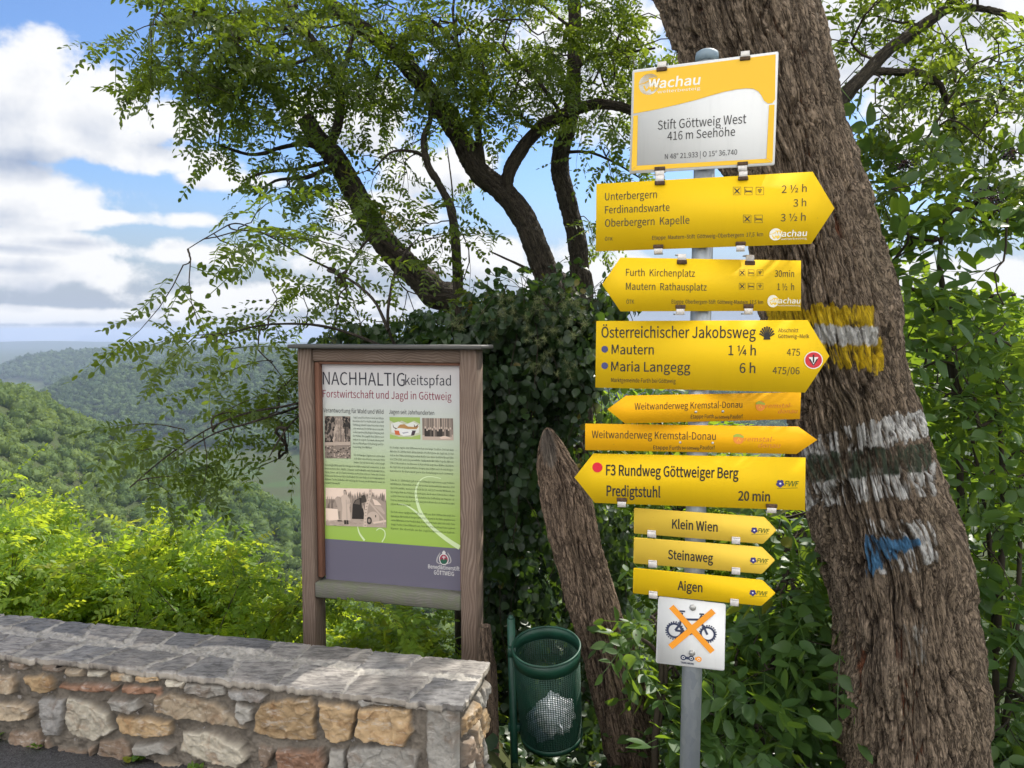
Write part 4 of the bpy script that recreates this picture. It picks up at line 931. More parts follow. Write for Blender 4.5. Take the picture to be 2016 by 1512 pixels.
    F.text(mb, 'Weitwanderweg Kremstal-Donau', 1249, 806.5, 1461, 13, BLK); ETP(F, mb, 1360, 824, 1); kd_logo(F, mb, 1497, 799, 1); letters(e, mb); screws(F, e, ((1370,811),(1423,810)))
    F, e = sign([(1152,834),(1572,840),(1609,866),(1568,894),(1152,886)], R(7), M_Y2, 'amber arrow sign pointing right with an orange regional logo', lift=.046); mb = MB()
    F.text(mb, 'Weitwanderweg Kremstal-Donau', 1165, 862, 1409, 14.5, BLK); ETP(F, mb, 1286, 884.5, 1.19); kd_logo(F, mb, 1454, 864, 1.12); letters(e, mb); screws(F, e, ((1339,871),(1403,872)))
    F, e = sign([(1168,893),(1586,901),(1585,1005),(1171,990),(1131,940)], R(8), M_Y1, 'yellow arrow sign pointing left with a red dot and bold lettering'); mb = MB()
    F.disc(mb, 1176, 920, 10, (.62, .012, .03)); F.text(mb, 'F3 Rundweg Göttweiger Berg', 1193, 935, 1454, 20, BLK, .007); F.text(mb, 'Predigtstuhl', 1194, 976, 1300, 20, BLK, .007); F.text(mb, '20 min', 1453, 985, 1516, 18, BLK, .007); fvvf(F, mb, 1536, 952, 1.05); letters(e, mb)
    clip(F, e, 1224, 989, -1, 20); clip(F, e, 1519, 1001, -1, 22)
    for name, P, tx, fl, cl in (('pale yellow', [(1248,1000),(1505,1018),(1529,1044),(1502,1071),(1248,1050)], ('Klein Wien', 1323, 1040, 1413, 17.5), (1485,1044), ((1283,1049),(1449,1062))),
                                ('pale yellow', [(1248,1058),(1500,1077),(1526,1103),(1500,1130),(1247,1109)], ('Steinaweg', 1315, 1100, 1404, 17.5), (1483,1103), ((1285,1108),(1449,1122))),
                                ('deep yellow', [(1247,1118),(1501,1142),(1527,1168),(1499,1193),(1246,1168)], ('Aigen', 1334, 1161, 1383, 17.5), (1482,1167), ((1286,1169),(1446,1184)))):
        F, e = sign(P, R(17), M_Y3 if name[0] == 'p' else M_Y1, 'small %s arrow sign pointing right that reads %s' % (name, tx[0]), rnd=.004); mb = MB()
        s_, u0, v, u1, c = tx; F.text(mb, s_, u0, v, u1, c, BLK, .007); fvvf(F, mb, *fl, .86); letters(e, mb)
        for u, v in cl: clip(F, e, u, v, -1, 20, False)
    # cycling ban
    F, e = sign([(1296,1174),(1429,1189),(1426,1321),(1291,1305)], R(17), M_WSIGN, 'square white no-cycling sign with a bicycle crossed out in orange', lift=.036, rnd=.007); mb = MB(); NV = (.032, .04, .075)
    zz = lambda x, y: (1270 + x / 9.45, 1170 + y / 9.45); Z = lambda *p: [zz(*q) for q in p]
    for (x, y, r) in ((548, 672, 143), (1165, 738, 140)):
        u, v = zz(x, y); F.ring(mb, u, v, r * .78 / 9.45, r * 1.05 / 9.45, NV)
        for k in range(22): a = k * 2 * pi / 22; F.stroke(mb, [(u + r * 1.02 / 9.45 * cos(a), v + r * 1.02 / 9.45 * sin(a)), (u + r * 1.2 / 9.45 * cos(a + .09), v + r * 1.2 / 9.45 * sin(a + .09))], 2.6, NV, .0009)
    W = 4.4
    for k, (p, w) in enumerate(((Z((640,310),(745,318)), 3.4), (Z((690,340),(650,560),(560,668)), W), (Z((560,668),(720,690),(860,740)), W), (Z((625,560),(720,690)), W), (Z((760,465),(1000,470)), W), (Z((1010,365),(1100,370)), 3.4), (Z((1060,390),(1010,470),(1100,620),(1160,750)), W), (Z((1000,480),(860,740)), W), (Z((680,470),(860,740)), W))):
        F.stroke(mb, p, w, NV, .0009 + k * .00006)
    OR_ = (.80, .30, .022); F.stroke(mb, Z((488,225),(1255,1065)), 12.0, OR_, .0022); F.stroke(mb, Z((1275,305),(470,975)), 12.0, OR_, .0025)
    for x, c in ((712, NV), (860, NV), (1000, OR_)):
        u, v = zz(x, 1175 + (x - 712) * .11); F.disc(mb, u, v, 5.6, c, .0010); F.disc(mb, u, v, 2.9, (.74, .75, .74), .0013, 14); F.disc(mb, u, v, 1.9, c, .0016, 12)
    F.stroke(mb, Z((712,1178),(860,1192)), 5.5, NV, .0011); F.stroke(mb, Z((930,1195),(1000,1205)), 6, OR_, .0012); F.text(mb, 'TRAILWERK', *zz(660, 1282), zz(912, 1300)[0], 3.6, NV, .012)
    letters(e, mb)
    for x, y in ((885, 245), (872, 1090)):
        u, v = zz(x, y); c = F.q(u, v); k = abs(F.q(u + 1, v)[0] - c[0]); p = F.at(c); b = MB(); b.tube([p, p + F.n * .0016], 6.4 * k, 20); b.tube([p + F.n * .0014, p + F.n * .0060, p + F.n * .0068], [5.4 * k, 5.2 * k, 4.3 * k], 6); b.build('bolt', M_ALU, e)
build_signs()

# ------------------------------------------------------------------ notice board
def build_board():
    yaw = R(14.5); P0 = A([-.911, 3.637, .42]); F = Face(P0, yaw, .055); ax = A([F.ex, -F.n, F.ez])
    g = ground(-.55, 3.5); t = thing('notice_board', [-.56, 3.50, float(g)], 'brown timber notice board with a green and white forestry poster, behind the stone wall', 'notice board')
    def beam(name, a, b, z0, z1, d0, d1, mat, seed, vert=True, bev=.004):
        "a..b across, z0..z1 up, d0..d1 into the board from its front"
        m = MB(); m.box(F.at(A([(a + b) / 2, (z0 + z1) / 2]), -(d0 + d1) / 2), ((b - a) / 2, (d1 - d0) / 2, (z1 - z0) / 2), ax, 0, bev)
        V = np.concatenate(m.v) - F.o; la, ld, lz = V @ F.ex, V @ -F.n, V[:, 2]
        m.att['gx'] = [(0, (la if vert else lz) + .73 * ld + seed * 1.37)]; m.att['gl'] = [(0, (lz if vert else la) + seed * .61)]
        m.build(name, mat, t)
    L = lambda u, v: F.q(u, v)
    a0, a1 = L(590, 950)[0], L(616, 950)[0]; b0, b1 = L(906, 950)[0], L(938, 950)[0]; zt = L(600, 686)[1]; zb = float(g) - .4 - F.o[2]
    beam('post', a0, a1, zb, zt, 0, .105, M_WOOD, 1); beam('post', b0, b1, zb, zt, 0, .105, M_WOOD, 2)
    beam('rail', a1 + .001, b0 - .001, L(750, 713)[1], zt - .002, .012, .075, M_WOOD, 3, False)
    beam('frame_strip', a1 + .002, a1 + .028, L(620, 1140)[1], L(750, 714)[1], .025, .075, M_WOODR, 4); beam('frame_strip', b0 - .010, b0 - .001, L(620, 1140)[1], L(750, 714)[1], .025, .075, M_WOODR, 6)
    beam('frame_strip', a1 + .029, b0 - .011, L(750, 719)[1], L(750, 713.5)[1], .025, .075, M_WOODR, 5, False)
    zr1, zr0 = L(622, 1146)[1], L(622, 1176)[1]; beam('rail', a1 + .001, b0 - .001, zr0, zr1, -.004, .090, M_WOODG, 7, False, .006)
    r0, r1 = L(574, 682)[0], L(953, 682)[0]; m = MB(); m.box(F.at(A([(r0 + r1) / 2, zt + .010]), -.055), ((r1 - r0) / 2, .095, .009), ax, 0, .003); m.build('roof_board', M_ROOFB, t)
    m = MB(); m.box(F.at(A([b1 + .014, zt - .30]), -.07), (.012, .03, .30), ax, 0, .003)
    V = np.concatenate(m.v) - F.o; m.att['gx'] = [(0, V @ F.n + 4)]; m.att['gl'] = [(0, V[:, 2])]; 
    # poster
    Q = Face(P0, yaw, 0.0); x0, x1 = a1 + .029, b0 - .009; z1, z0 = Q.q(750, 716)[1] + .006, zr1 - .02
    m = MB(); m.box(Q.at(A([(x0 + x1) / 2, (z0 + z1) / 2]), -.005), ((x1 - x0) / 2, .004, (z1 - z0) / 2), ax, 0); pn = m.build('panel', M_ROOFB, t)
    m = MB(); zg = Q.q(636, 1060)[1]; nn = 24; zs = np.linspace(zg, z1, nn); f = np.linspace(1, 0, nn)
    stops = A([0, .22, .42, .62, .82, 1.0]); cs = A([(.57, .53, .53), (.52, .53, .51), (.48, .54, .42), (.40, .50, .23), (.33, .47, .11), (.30, .45, .07)])
    cc = np.stack([np.interp(f, stops, cs[:, k]) for k in range(3)], 1)
    v = np.concatenate([Q.at(A([[x0, z], [x1, z]]), .0004) for z in zs]); i = np.arange(nn - 1) * 2; m.add(v, np.stack([i, i + 1, i + 3, i + 2], -1), 0, Col=np.repeat(cc, 2, 0))
    Q.poly(m, [[x0, zr1 - .02], [x1, zr1 - .02], [x1, zg], [x0, zg]], (.125, .115, .155), .0004, False)
    sw = (.62, .74, .42)
    Q.stroke(m, [(905,1078),(880,1062),(850,1038),(822,1010),(800,995),(785,992)], [9, 8, 5, 2.5, 1.2], sw, .0009, 24); Q.stroke(m, [(895,1073),(858,1045),(832,1015),(822,990),(819,965),(828,945),(845,938),(868,942)], [3, 7, 5, 2, 1.2], sw, .0011, 30)
    Q.stroke(m, [(718,1064),(708,1050),(704,1036)], [4, 3, 1.5], sw, .0010, 10); Q.stroke(m, [(752,1067),(758,1056),(757,1045),(748,1040),(741,1044)], [2, 2, 1.5], sw, .0012, 14)
    m.build('poster_print', M_PRINT, t)
    # pictures on the poster
    m = MB(); rs = np.random.default_rng(9); SEP = lambda k: tuple(A([.60, .47, .38]) * k)
    def picture(u0, v0, u1, v1, du, base, fn):
        c = Q.qs([(u0, v0), (u1, v0 + du), (u1 + 1, v1 + du * 1.5), (u0 + 1, v1)]); H = lambda s, q: tuple(((1 - s) * (1 - q)) * c[0] + s * (1 - q) * c[1] + s * q * c[2] + (1 - s) * q * c[3])
        Q.poly(m, [H(0, 1), H(1, 1), H(1, 0), H(0, 0)], base, .0010, False); li = [.0011]
        def P(pts, col): li[0] += .000012; Q.poly(m, [H(min(max(a, 0), 1), min(max(b, 0), 1)) for a, b in pts], col, li[0], False)
        fn(P)
    def woods(P):
        for _ in range(150):
            x, y = rs.random(), rs.random() * .68; k = (.05 if (abs(x - .55) > .18 + .25 * (y - .3)) else .55) * rs.uniform(.5, 1.6); w, h = rs.uniform(.02, .07), rs.uniform(.02, .08); P([(x - w, y), (x, y + h), (x + w, y), (x, y - h)], SEP(min(k, 1.1)))
        for x in (.48, .56, .62, .68, .75, .84, .9): P([(x, .25), (x + .012, .25), (x + .014, .66), (x, .66)], SEP(rs.uniform(.2, .9)))
        P([(0, .62), (1, .60), (1, .68), (0, .70)], SEP(.75))
        for _ in range(90):
            x, y = rs.random(), rs.uniform(.70, 1); w = rs.uniform(.01, .05); P([(x - w, y), (x, y + .02), (x + w, y), (x, y - .012)], SEP(rs.choice([.06, .2, .9, .5])))
    picture(639, 819, 690, 902, .5, SEP(.42), woods)
    def ornament(P):                                   # painted panel with a deer laid on a white cloth
        P([(0, 0), (1, 0), (1, .30), (.8, .16), (.62, .30), (.4, .16), (.2, .3), (0, .15)], (.30, .42, .10)); P([(.05, .3), (.3, .2), (.5, .35), (.75, .2), (.97, .35), (.95, .7), (.6, .8), (.05, .7)], (.66, .66, .60))
        P([(0, .78), (.3, .9), (.7, .9), (1, .78), (1, 1), (0, 1)], (.34, .46, .12)); P([(.15, .60), (.3, .62), (.34, .82), (.18, .80)], (.55, .12, .04)); P([(.72, .60), (.86, .60), (.80, .82), (.70, .84)], (.06, .04, .05))
        P([(.28, .52), (.6, .56), (.74, .62), (.68, .82), (.45, .86), (.34, .78)], (.74, .73, .70)); P([(.24, .50), (.34, .34), (.48, .32), (.6, .42), (.8, .44), (.96, .40), (.88, .54), (.6, .54), (.4, .50)], (.42, .22, .07))
        P([(.1, .3), (.14, .46), (.26, .52), (.2, .56), (.11, .46)], (.10, .07, .05)); P([(.8, .3), (.84, .42), (.95, .3), (.9, .46), (.8, .46)], (.16, .09, .05)); P([(.4, .70), (.6, .66), (.62, .70), (.44, .76)], (.35, .35, .38))
    picture(767, 821, 827, 864, .6, (.50, .50, .36), ornament)
    def party(P):
        for _ in range(60): x = rs.random(); P([(x, 0), (x + .015, 0), (x + .015, .5), (x, .5)], SEP(rs.choice([.15, .3, .6, .9])))
        P([(0, .78), (1, .74), (1, 1), (0, 1)], SEP(.8))
        for i in range(15):
            x = .1 + .87 * i / 15; y = .36 + .08 * rs.random() + (.1 if i % 3 == 1 else 0); P([(x - .028, y + .1), (x + .028, y + .1), (x + .034, .84), (x - .03, .84)], SEP(rs.choice([.05, .09, .16, .45]))); P([(x - .016, y), (x + .016, y), (x + .018, y + .09), (x - .018, y + .09)], SEP(1.0))
        P([(.56, .86), (.7, .80), (.84, .84), (.92, .92), (.6, .94)], SEP(1.15))
    picture(831, 823, 892, 866, .6, SEP(.45), party)
    def motor(P):
        P([(0, 0), (1, 0), (1, .3), (0, .3)], SEP(1.35))
        for i in range(170): x = rs.random(); y = .06 + .24 * rs.random() + (.14 if x < .3 else 0); w = rs.uniform(.012, .03); P([(x - w, y + .22), (x, y), (x + w, y + .22)], SEP(rs.uniform(.25, .7)))
        P([(0, .56), (.3, .6), (.55, .66), (1, .7), (1, 1), (0, 1)], SEP(.72)); P([(0, .54), (.24, .56), (.22, .84), (0, .88)], SEP(1.4))
        for i in range(60): x, y = rs.random(), rs.uniform(.84, .99); P([(x - .03, y), (x, y - .012), (x + .03, y), (x, y + .012)], SEP(rs.uniform(.45, .95)))
        P([(.16, .28), (.20, .22), (.25, .23), (.28, .4), (.30, .84), (.22, .86), (.2, .5)], SEP(.72)); P([(.21, .62), (.25, .6), (.25, .82), (.22, .82)], SEP(.45)); P([(.26, .24), (.30, .17), (.36, .16), (.41, .28), (.415, .40), (.405, .5), (.42, .84), (.27, .85), (.285, .5)], SEP(.98)); P([(.34, .3), (.36, .3), (.37, .84), (.35, .84)], SEP(.8)); P([(.38, .3), (.43, .40), (.36, .42)], SEP(.85))
        P([(.305, .08), (.33, .045), (.35, .08), (.345, .16), (.31, .16)], SEP(.75)); P([(.30, .07), (.33, .035), (.355, .07), (.33, .065)], SEP(.12)); P([(.31, .84), (.345, .84), (.345, .95), (.31, .95)], SEP(.05)); P([(.35, .84), (.38, .84), (.385, .95), (.35, .95)], SEP(.08)); P([(.2, .84), (.27, .85), (.28, .88), (.2, .88)], SEP(.12))
        t = np.linspace(0, 1, 15); roof = [(.44 + .56 * q, .42 - .24 * math.sin(min(1, q * 1.12) * pi * .72) ** .8 + .30 * max(0, q - .55) ** 1.2) for q in t]
        P(roof + [(1, .86), (.74, .88), (.62, .8), (.44, .8)], SEP(.60)); P([(.455, .42), (.50, .30), (.58, .24), (.645, .26), (.66, .8), (.44, .8)], SEP(.045)); P([(.475, .40), (.52, .30), (.57, .27), (.575, .42)], SEP(.22)); P([(.60, .28), (.64, .29), (.64, .5), (.61, .52)], SEP(.5)); P([(.62, .44), (.635, .44), (.67, .76), (.655, .76)], SEP(.9))
        P([(.78, .25), (.86, .30), (.93, .42), (.82, .42)], SEP(1.25)); P([(.72, .36), (.75, .34), (.97, .76), (.95, .78)], SEP(.85)); P([(.80, .44), (.92, .45), (.985, .62), (.97, .66)], SEP(.80))
        e = [(.79 + .10 * math.cos(q), .74 - .15 * math.sin(q)) for q in np.linspace(0, pi, 12)]; P(e + [(.70, .86), (.89, .86)], SEP(.88)); w = [(.725 + .045 * math.cos(q), .83 + .10 * math.sin(q)) for q in np.linspace(0, 2 * pi, 14)[:-1]]; P(w, SEP(.08)); P([(.725 + (x - .725) * .5, .83 + (y - .83) * .5) for x, y in w], SEP(.55))
        P([(.78, .87), (.98, .80), (1, .80), (1, .85), (.8, .91)], SEP(1.15)); P([(.955, .78), (.97, .78), (.97, .92), (.955, .92)], SEP(1.0)); P([(.82, .68), (.84, .68), (.84, .74), (.825, .74)], SEP(.1)); P([(.6, .20), (.64, .13), (.67, .2), (.69, .34), (.6, .38)], SEP(.09)); P([(.615, .12), (.64, .10), (.65, .15), (.62, .17)], SEP(.6))
        P([(.73, 0), (.77, 0), (.765, .2), (.735, .34), (.705, .5), (.69, .7), (.685, 1), (.63, 1), (.64, .7), (.66, .42), (.71, .24)], SEP(1.0))
        for y in np.linspace(.05, .95, 12): x = np.interp(y, [0, .2, .4, .6, 1], [.745, .735, .69, .665, .655]); P([(x - .015, y), (x + .018, y - .01), (x + .016, y + .015), (x - .01, y + .012)], SEP(rs.uniform(.3, .6)))
    picture(641, 960, 760, 1034, 3.0, SEP(.6), motor)
    m.build('picture', M_PRINT, t)
    # words
    m = MB(); T = lambda s_, u0, v, u1, c, col=BLK, b=0.0, **k: Q.text(m, s_, u0, v, u1, c, col, b, lift=.0014, **k)
    T('NACHHALTIG', 636, 757, 797, 25, (.02, .018, .03)); T('keitspfad', 798, 757.5, 888, 19, (.02, .018, .03)); T('Forstwirtschaft und Jagd in Göttweig', 636, 782, 889, 14.5, (.24, .02, .05)); 
    T('Verantwortung für Wald und Wild', 637, 811.5, 755, 8.2); T('Jagen seit Jahrhunderten', 766, 814.5, 855, 8.2)
    def para(lines, u0, u1, v, dv, slope=0.0):
        for k, s_ in enumerate(lines):
            full = k < len(lines) - 1; w = u1 if full or len(s_) > 40 else u0 + (u1 - u0) * len(s_) / max(len(lines[0]), 1)
            Q.text(m, s_, u0, v + k * dv, w, 3.9, (.035, .05, .03), 0.0, lift=.0014, res=1)
    para(['Jagd und Fischerei sind wichtige', 'Bereiche der Forstwirtschaft. Das Stift', 'Göttweig nimmt seine Verantwortung', 'sehr ernst und steht für einen respekt-', 'vollen und nachhaltigen Umgang mit', 'der Natur. Die jagdlichen Interessen', 'stehen in engem Zusammenhang mit', 'der nachhaltigen Erhaltung und Er-', 'neuerung der Wälder.'], 695, 756, 823.5, 7.25)
    para(['Die Göttweiger Jagdreviere erstrecken', 'sich über eine Fläche von rund 6000', 'Hektar. Ein Teil davon wird selbst bejagt.'], 697, 758, 897.5, 7.2)
    para(['Das erlegte Wild wird überwiegend im Stiftsrestaurant verwendet. In den', 'Revieren treten Reh-, Muffel-, Schwarz- und Raubwild sowie Niederwild (Hase,', 'Fasan, Enten) auf. Die Fischereireviere erstrecken sich von Teilen der Großen', 'Krems und der Donau über die Fladnitz bis zum Halbach im Voralpengebiet.', 'Mehrere Teiche befinden sich entlang der Donau, im Waldviertel sowie im', 'Dunkelsteinerwald.'], 640, 758, 917, 7.0)
    para(['Die heutige Jagd in den Stiftsrevieren hat eine lange Tradition. Die barocken', 'Äbte des 18. Jahrhunderts übten damals oft selbst gerne die Jagd aus. So hat', 'sich in den Stiftssammlungen neben Waffen des Abtes Gottfried Bessel (Abt', 'von 1714-1749) auch das persönliche Jagdgewehr Abt Odilo Piazolls (Abt von', '1749-1768) erhalten. Das Museum im Kaisertrakt zeigt diese Waffen. Nachdem', 'die Jagd stets ein gesellschaftliches Ereignis war, folgten auch die Habsburger-', 'herrscher in der Barockzeit gerne den Einladungen nach Göttweig.'], 768, 893, 882.5, 7.7)
    para(['Ende des 19. Jahrhunderts gab es in den Göttweiger Jagdrevieren sogar Probleme', 'mit Wilderern. Pfarrer Anton Peter, der von hier als Revierförster zwischen 1898', 'und 1930 ausübte, wurde in der Nacht des 14. Juli 1907 von drei Wilderern, die', 'ein erlegtes Reh des Pittsberg davontragen, durch einen Schrotschuss schwer', 'verletzt. Einer der drei Männer, der Schuhmacher Seiffenling aus Pingsam a.d.', 'Traisen, konnte bald nach der Tat ausgeforscht werden und wurde zu zwei', 'Jahren Kerker verurteilt.'], 769, 895, 946.5, 7.9)
    para(['Ein Foto einer Jagdgesellschaft (um 1930) aus dem Stiftsarchiv zeigt den', 'damaligen Abt Adalbert Dungel (1886-1923) sitzend in der Mitte umgeben von', 'seinen Mitbrüdern Pater Friedrich Rubi, Pater Adalbert Fuchs (Abt 1923-1942), Pater', 'Gregor Pacher, Pater Willibald Leeb, Pater Robert Schmidl und Pater Lambert', 'Karner, die ebenfalls an der Jagd teilgenommen haben.'], 770, 896, 1009.5, 8.1)
    CR = (.62, .60, .58); T('Benediktinerstift', 843, 1118.5, 905, 7.5, CR, .004); T('GÖTTWEIG', 854.5, 1130.5, 894, 8, CR, .004)
    # crest: mitre and scrolls round an oval shield
    Q.disc(m, 874, 1101, 9.5, CR, .0014, 24, 1.15); Q.disc(m, 874, 1101, 7.8, (.30, .02, .06), .0016, 24, 1.15); Q.poly(m, [(867,1103),(870.5,1099.5),(874,1103),(877.5,1099.5),(881,1103),(880,1107),(877,1110),(871,1110),(868,1107)][::-1], (.02, .10, .06), .0018)
    Q.stroke(m, [(874,1094),(874,1101)], 1.5, CR, .0020); Q.stroke(m, [(870.5,1096.5),(877.5,1096.5)], 1.5, CR, .0021); Q.poly(m, [(871,1091),(877,1091),(877.5,1087),(874,1083.5),(870.5,1087)][::-1], CR, .0013)
    for sg in (-1, 1): Q.stroke(m, [(874 + sg * 5, 1110), (874 + sg * 13, 1107), (874 + sg * 13, 1099), (874 + sg * 9, 1091), (874 + sg * 7, 1088)], [1, 2.5, 2, 1], (.40, .38, .38), .0012, 14)
    m.build('lettering', M_PRINT, t)
build_board()
def build_stake():                                     # short weathered stake beside the board
    p = U(962, 1300, 3.15); t = MB(); g = float(ground(p[0], p[1])) - .2; n = 16
    P = A([[p[0] + .01, p[1], g], [p[0] + .004, p[1], .1], [p[0] - .012, p[1], .26], [p[0] - .016, p[1], float(U(960, 1232, 3.15)[2])]])
    V = bark_trunk(t, P, [.034, .032, .030, .024], 60, 70, 91, .008, (.012, .3)); t.add(V[-1], [list(range(60))], 0, gx=V[-1][:, 0], gl=V[-1][:, 1] * .3, ridge=.7, red=0, Col=np.zeros((60, 4)))
    o = t.build('wooden_stake', M_BARKS, None, origin=(p[0], p[1], 0), smooth=True); tag(o, 'short weathered wooden stake at the end of the stone wall beside the notice board', 'stake')
build_stake()

# ------------------------------------------------------------------ litter basket
def build_bin():
    y = 3.12; ct, cb = U(1074, 1262, y), U(1087, 1458, y); ctr = (ct + cb) / 2; up = unit(ct - cb + A([0, -.085, 0])); L = np.linalg.norm(ct - cb) * 1.0; rad = 66 / F_PX * y * 1.01
    g = float(ground(ct[0], y)); t = thing('litter_basket', [ct[0] - .14, y, g], 'dark green perforated metal litter basket on a thin green post beside the leaning trunk', 'litter basket')
    ex = unit(np.cross(A([0, 1.0, 0]), up)); ey = np.cross(up, ex)
    C = lambda th, z, r: ctr + up * z + (np.cos(th)[..., None] * ex + np.sin(th)[..., None] * ey) * r
    n = 84; th = np.arange(n) * 2 * pi / n
    def band(mb, z0, z1, r0, r1, th_=.003):
        rows = [(z0, r0), (z1, r1), (z1, r1 - th_), (z0, r0 - th_)]; V = np.concatenate([C(th, z, r) for z, r in rows]); j = np.arange(n); j2 = (j + 1) % n
        f = np.concatenate([np.stack([a * n + j, a * n + j2, b * n + j2, b * n + j], -1) for a, b in ((0, 1), (1, 2), (2, 3), (3, 0))]); mb.add(V, f)
    h = L / 2; rt, rb = rad, rad * .95; rz = lambda z: rb + (rt - rb) * (z + h) / (2 * h)
    m = MB(); band(m, h - .058, h, rt + .002, rt + .003); m.tube(np.r_[C(th, np.full(n, h)[:, None] * 1.0, rt + .002), C(th[:1], np.full((1, 1), h), rt + .002)], .005, 8, 0, False); m.build('rim', M_GREEN, t, smooth=False)
    m = MB(); band(m, -h, -h + .022, rb + .002, rb + .002); V = C(th, np.full((n, 1), -h + .004), rb); m.add(V, [list(range(n))]); m.build('base', M_GREEN, t)
    m = MB(); zs = np.linspace(-h + .022, h - .058, 41); w = .0011; wth = 2 * pi / n * .115
    for z in zs: band(m, z - w, z + w, rz(z), rz(z), .0014)
    for a in th:
        aa = A([a - wth, a + wth]); V = np.concatenate([C(aa, np.full((2, 1), z), rz(z) + o) for z, o in ((zs[0], .0004), (zs[-1], .0004), (zs[-1], -.0018), (zs[0], -.0018))]); m.add(V, A([[0, 1, 3, 2], [2, 3, 5, 4], [4, 5, 7, 6], [6, 7, 1, 0]]))
    m.build('mesh_body', M_GREEN, t)
    pt, pb = U(1006, 1218, y + .02), U(1013, 1512, y + .02); d = (pb - pt) / (pb[2] - pt[2]); m = MB(); m.tube([pt, pt + d * (g - .3 - pt[2])], .0165, 24); m.build('post', M_GREEN, t, smooth=True)
    m = MB(); m.tube([pt, pt + WZ * .006, pt + WZ * .014], [.013, .013, .008], 6); m.build('post_cap', M_GREEN, t)
    m = MB(); q = C(A([pi]), np.full((1, 1), h - .03), rt)[0]; m.box((q + A([pt[0], pt[1], q[2]])) / 2, (abs(q[0] - pt[0]) / 2 + .012, .012, .02), None, 0, .002); q = C(A([pi]), np.full((1, 1), -h + .05), rb)[0]; m.box((q + A([pt[0], pt[1], q[2]])) / 2, (abs(q[0] - pt[0]) / 2 + .012, .012, .015), None, 0, .002); m.build('bracket', M_GREEN, t)
    # what has been thrown in
    for k, (dx, dy, z, s, mat, nm, lab) in enumerate(((.02, -.045, .135, .085, M_BAG, 'crumpled_paper', 'crumpled white paper lying in the green litter basket'), (-.035, .0, .055, .072, M_BAGB, 'plastic_wrapper', 'grey blue plastic wrapper at the bottom of the green litter basket'))):
        v, f = ico(4); r = 1 + .55 * (worley(v[:, 0] * 2.2 + 7 * k + 20, v[:, 1] * 2.2 + v[:, 2] * 1.9 + 20, 60 + k)[1] - .75) + .25 * (fbm(v[:, 0] * 5 + 9, v[:, 2] * 5 + v[:, 1] * 3 + 9, 61, 3) - .5)
        c = ctr + up * (-h + z) + ex * dx + ey * dy; w = MB(); w.add(c + v * r[:, None] * s * A([1, .9, .95]), [f]); tag(w.build(nm, mat, None, origin=c), lab, 'litter')
build_bin()
# ------------------------------------------------------------------ the big leaning robinia with painted way marks
def edges_path(rows, y):
    P, r = [], []
    for (v, l, q, yy) in rows:
        c = U((l + q) / 2, v, yy); P.append(c); d = c - EYE; dep = d[1] * cos(PITCH) - d[2] * sin(PITCH); X = d[0] / dep; r.append((q - l) / 2 / F_PX * dep / math.sqrt(1 + X * X))
    P = A(P); T = unit(np.gradient(P, axis=0)); k = np.sqrt(1 - T[:, 0] ** 2 * .9); return P, A(r) * k
def way_marks(V, ridge, fib, TH, Z):
    u, v, dep = project(V); front = np.sin(TH) < 0.12
    C = np.zeros((len(V), 4)); lum = vnoise(u * .05, v * .03, 33); st = fbm(u * .11, v * .018, 34, 3)
    def dab(mask, col, thr, soft=.16):
        a = sstep(ridge * .55 + fib * .60 + (lum - .5) * .25 + mask * .9 - 0.9, thr - soft, thr + soft) * (mask > 0.02) * front; k = 0.82 + .3 * fib
        C[:, :3] = C[:, :3] * (1 - a[:, None]) + A(col) * k[:, None] * a[:, None]; C[:, 3] = np.maximum(C[:, 3], a)
    def band(u0, u1, v0, v1, ragged, slope=0.0):
        vv = v - slope * (u - 1650) + (st - .5) * ragged; return sstep(vv, v0 - 5, v0 + 5) * sstep(-vv, -v1 - 5, -v1 + 5) * sstep(u, u0 - 8, u0 + 6) * sstep(-u, -u1 - 8, -u1 + 6)
    WHT, YEL, GRNP, BLU = (.60, .59, .56), (.62, .42, .014), (.055, .072, .045), (.07, .19, .34)
    dab(band(1470, 1722, 600, 648, 26, -.03), YEL, .42, .14); dab(band(1618, 1742, 662, 726, 44, .05), YEL, .48, .14); dab(band(1602, 1728, 640, 680, 14, .02), WHT, .38, .12)
    dab(band(1570, 1830, 842, 902, 24, -.22), WHT, .60, .15); dab(band(1570, 1845, 930, 996, 30, -.10), WHT, .62, .15); dab(band(1585, 1835, 888, 948, 10, -.10), GRNP, .64, .16)
    dab(band(1700, 1850, 1012, 1070, 40, .06), WHT, .76, .14); dab(band(1705, 1850, 1080, 1150, 50, -.2), WHT, .74, .14); dab(band(1760, 1830, 1225, 1310, 30), (.36, .34, .30), .84, .16)
    tri = sstep(u, 1698, 1706) * sstep(v - (1052 + .07 * (u - 1700)) + (st - .5) * 12, -3, 5) * sstep((1143 - (u - 1702) * .62) - v + (st - .5) * 30, -9, 12) * sstep(1822 - u, -4, 6); dab(tri, BLU, .48, .18)
    return C
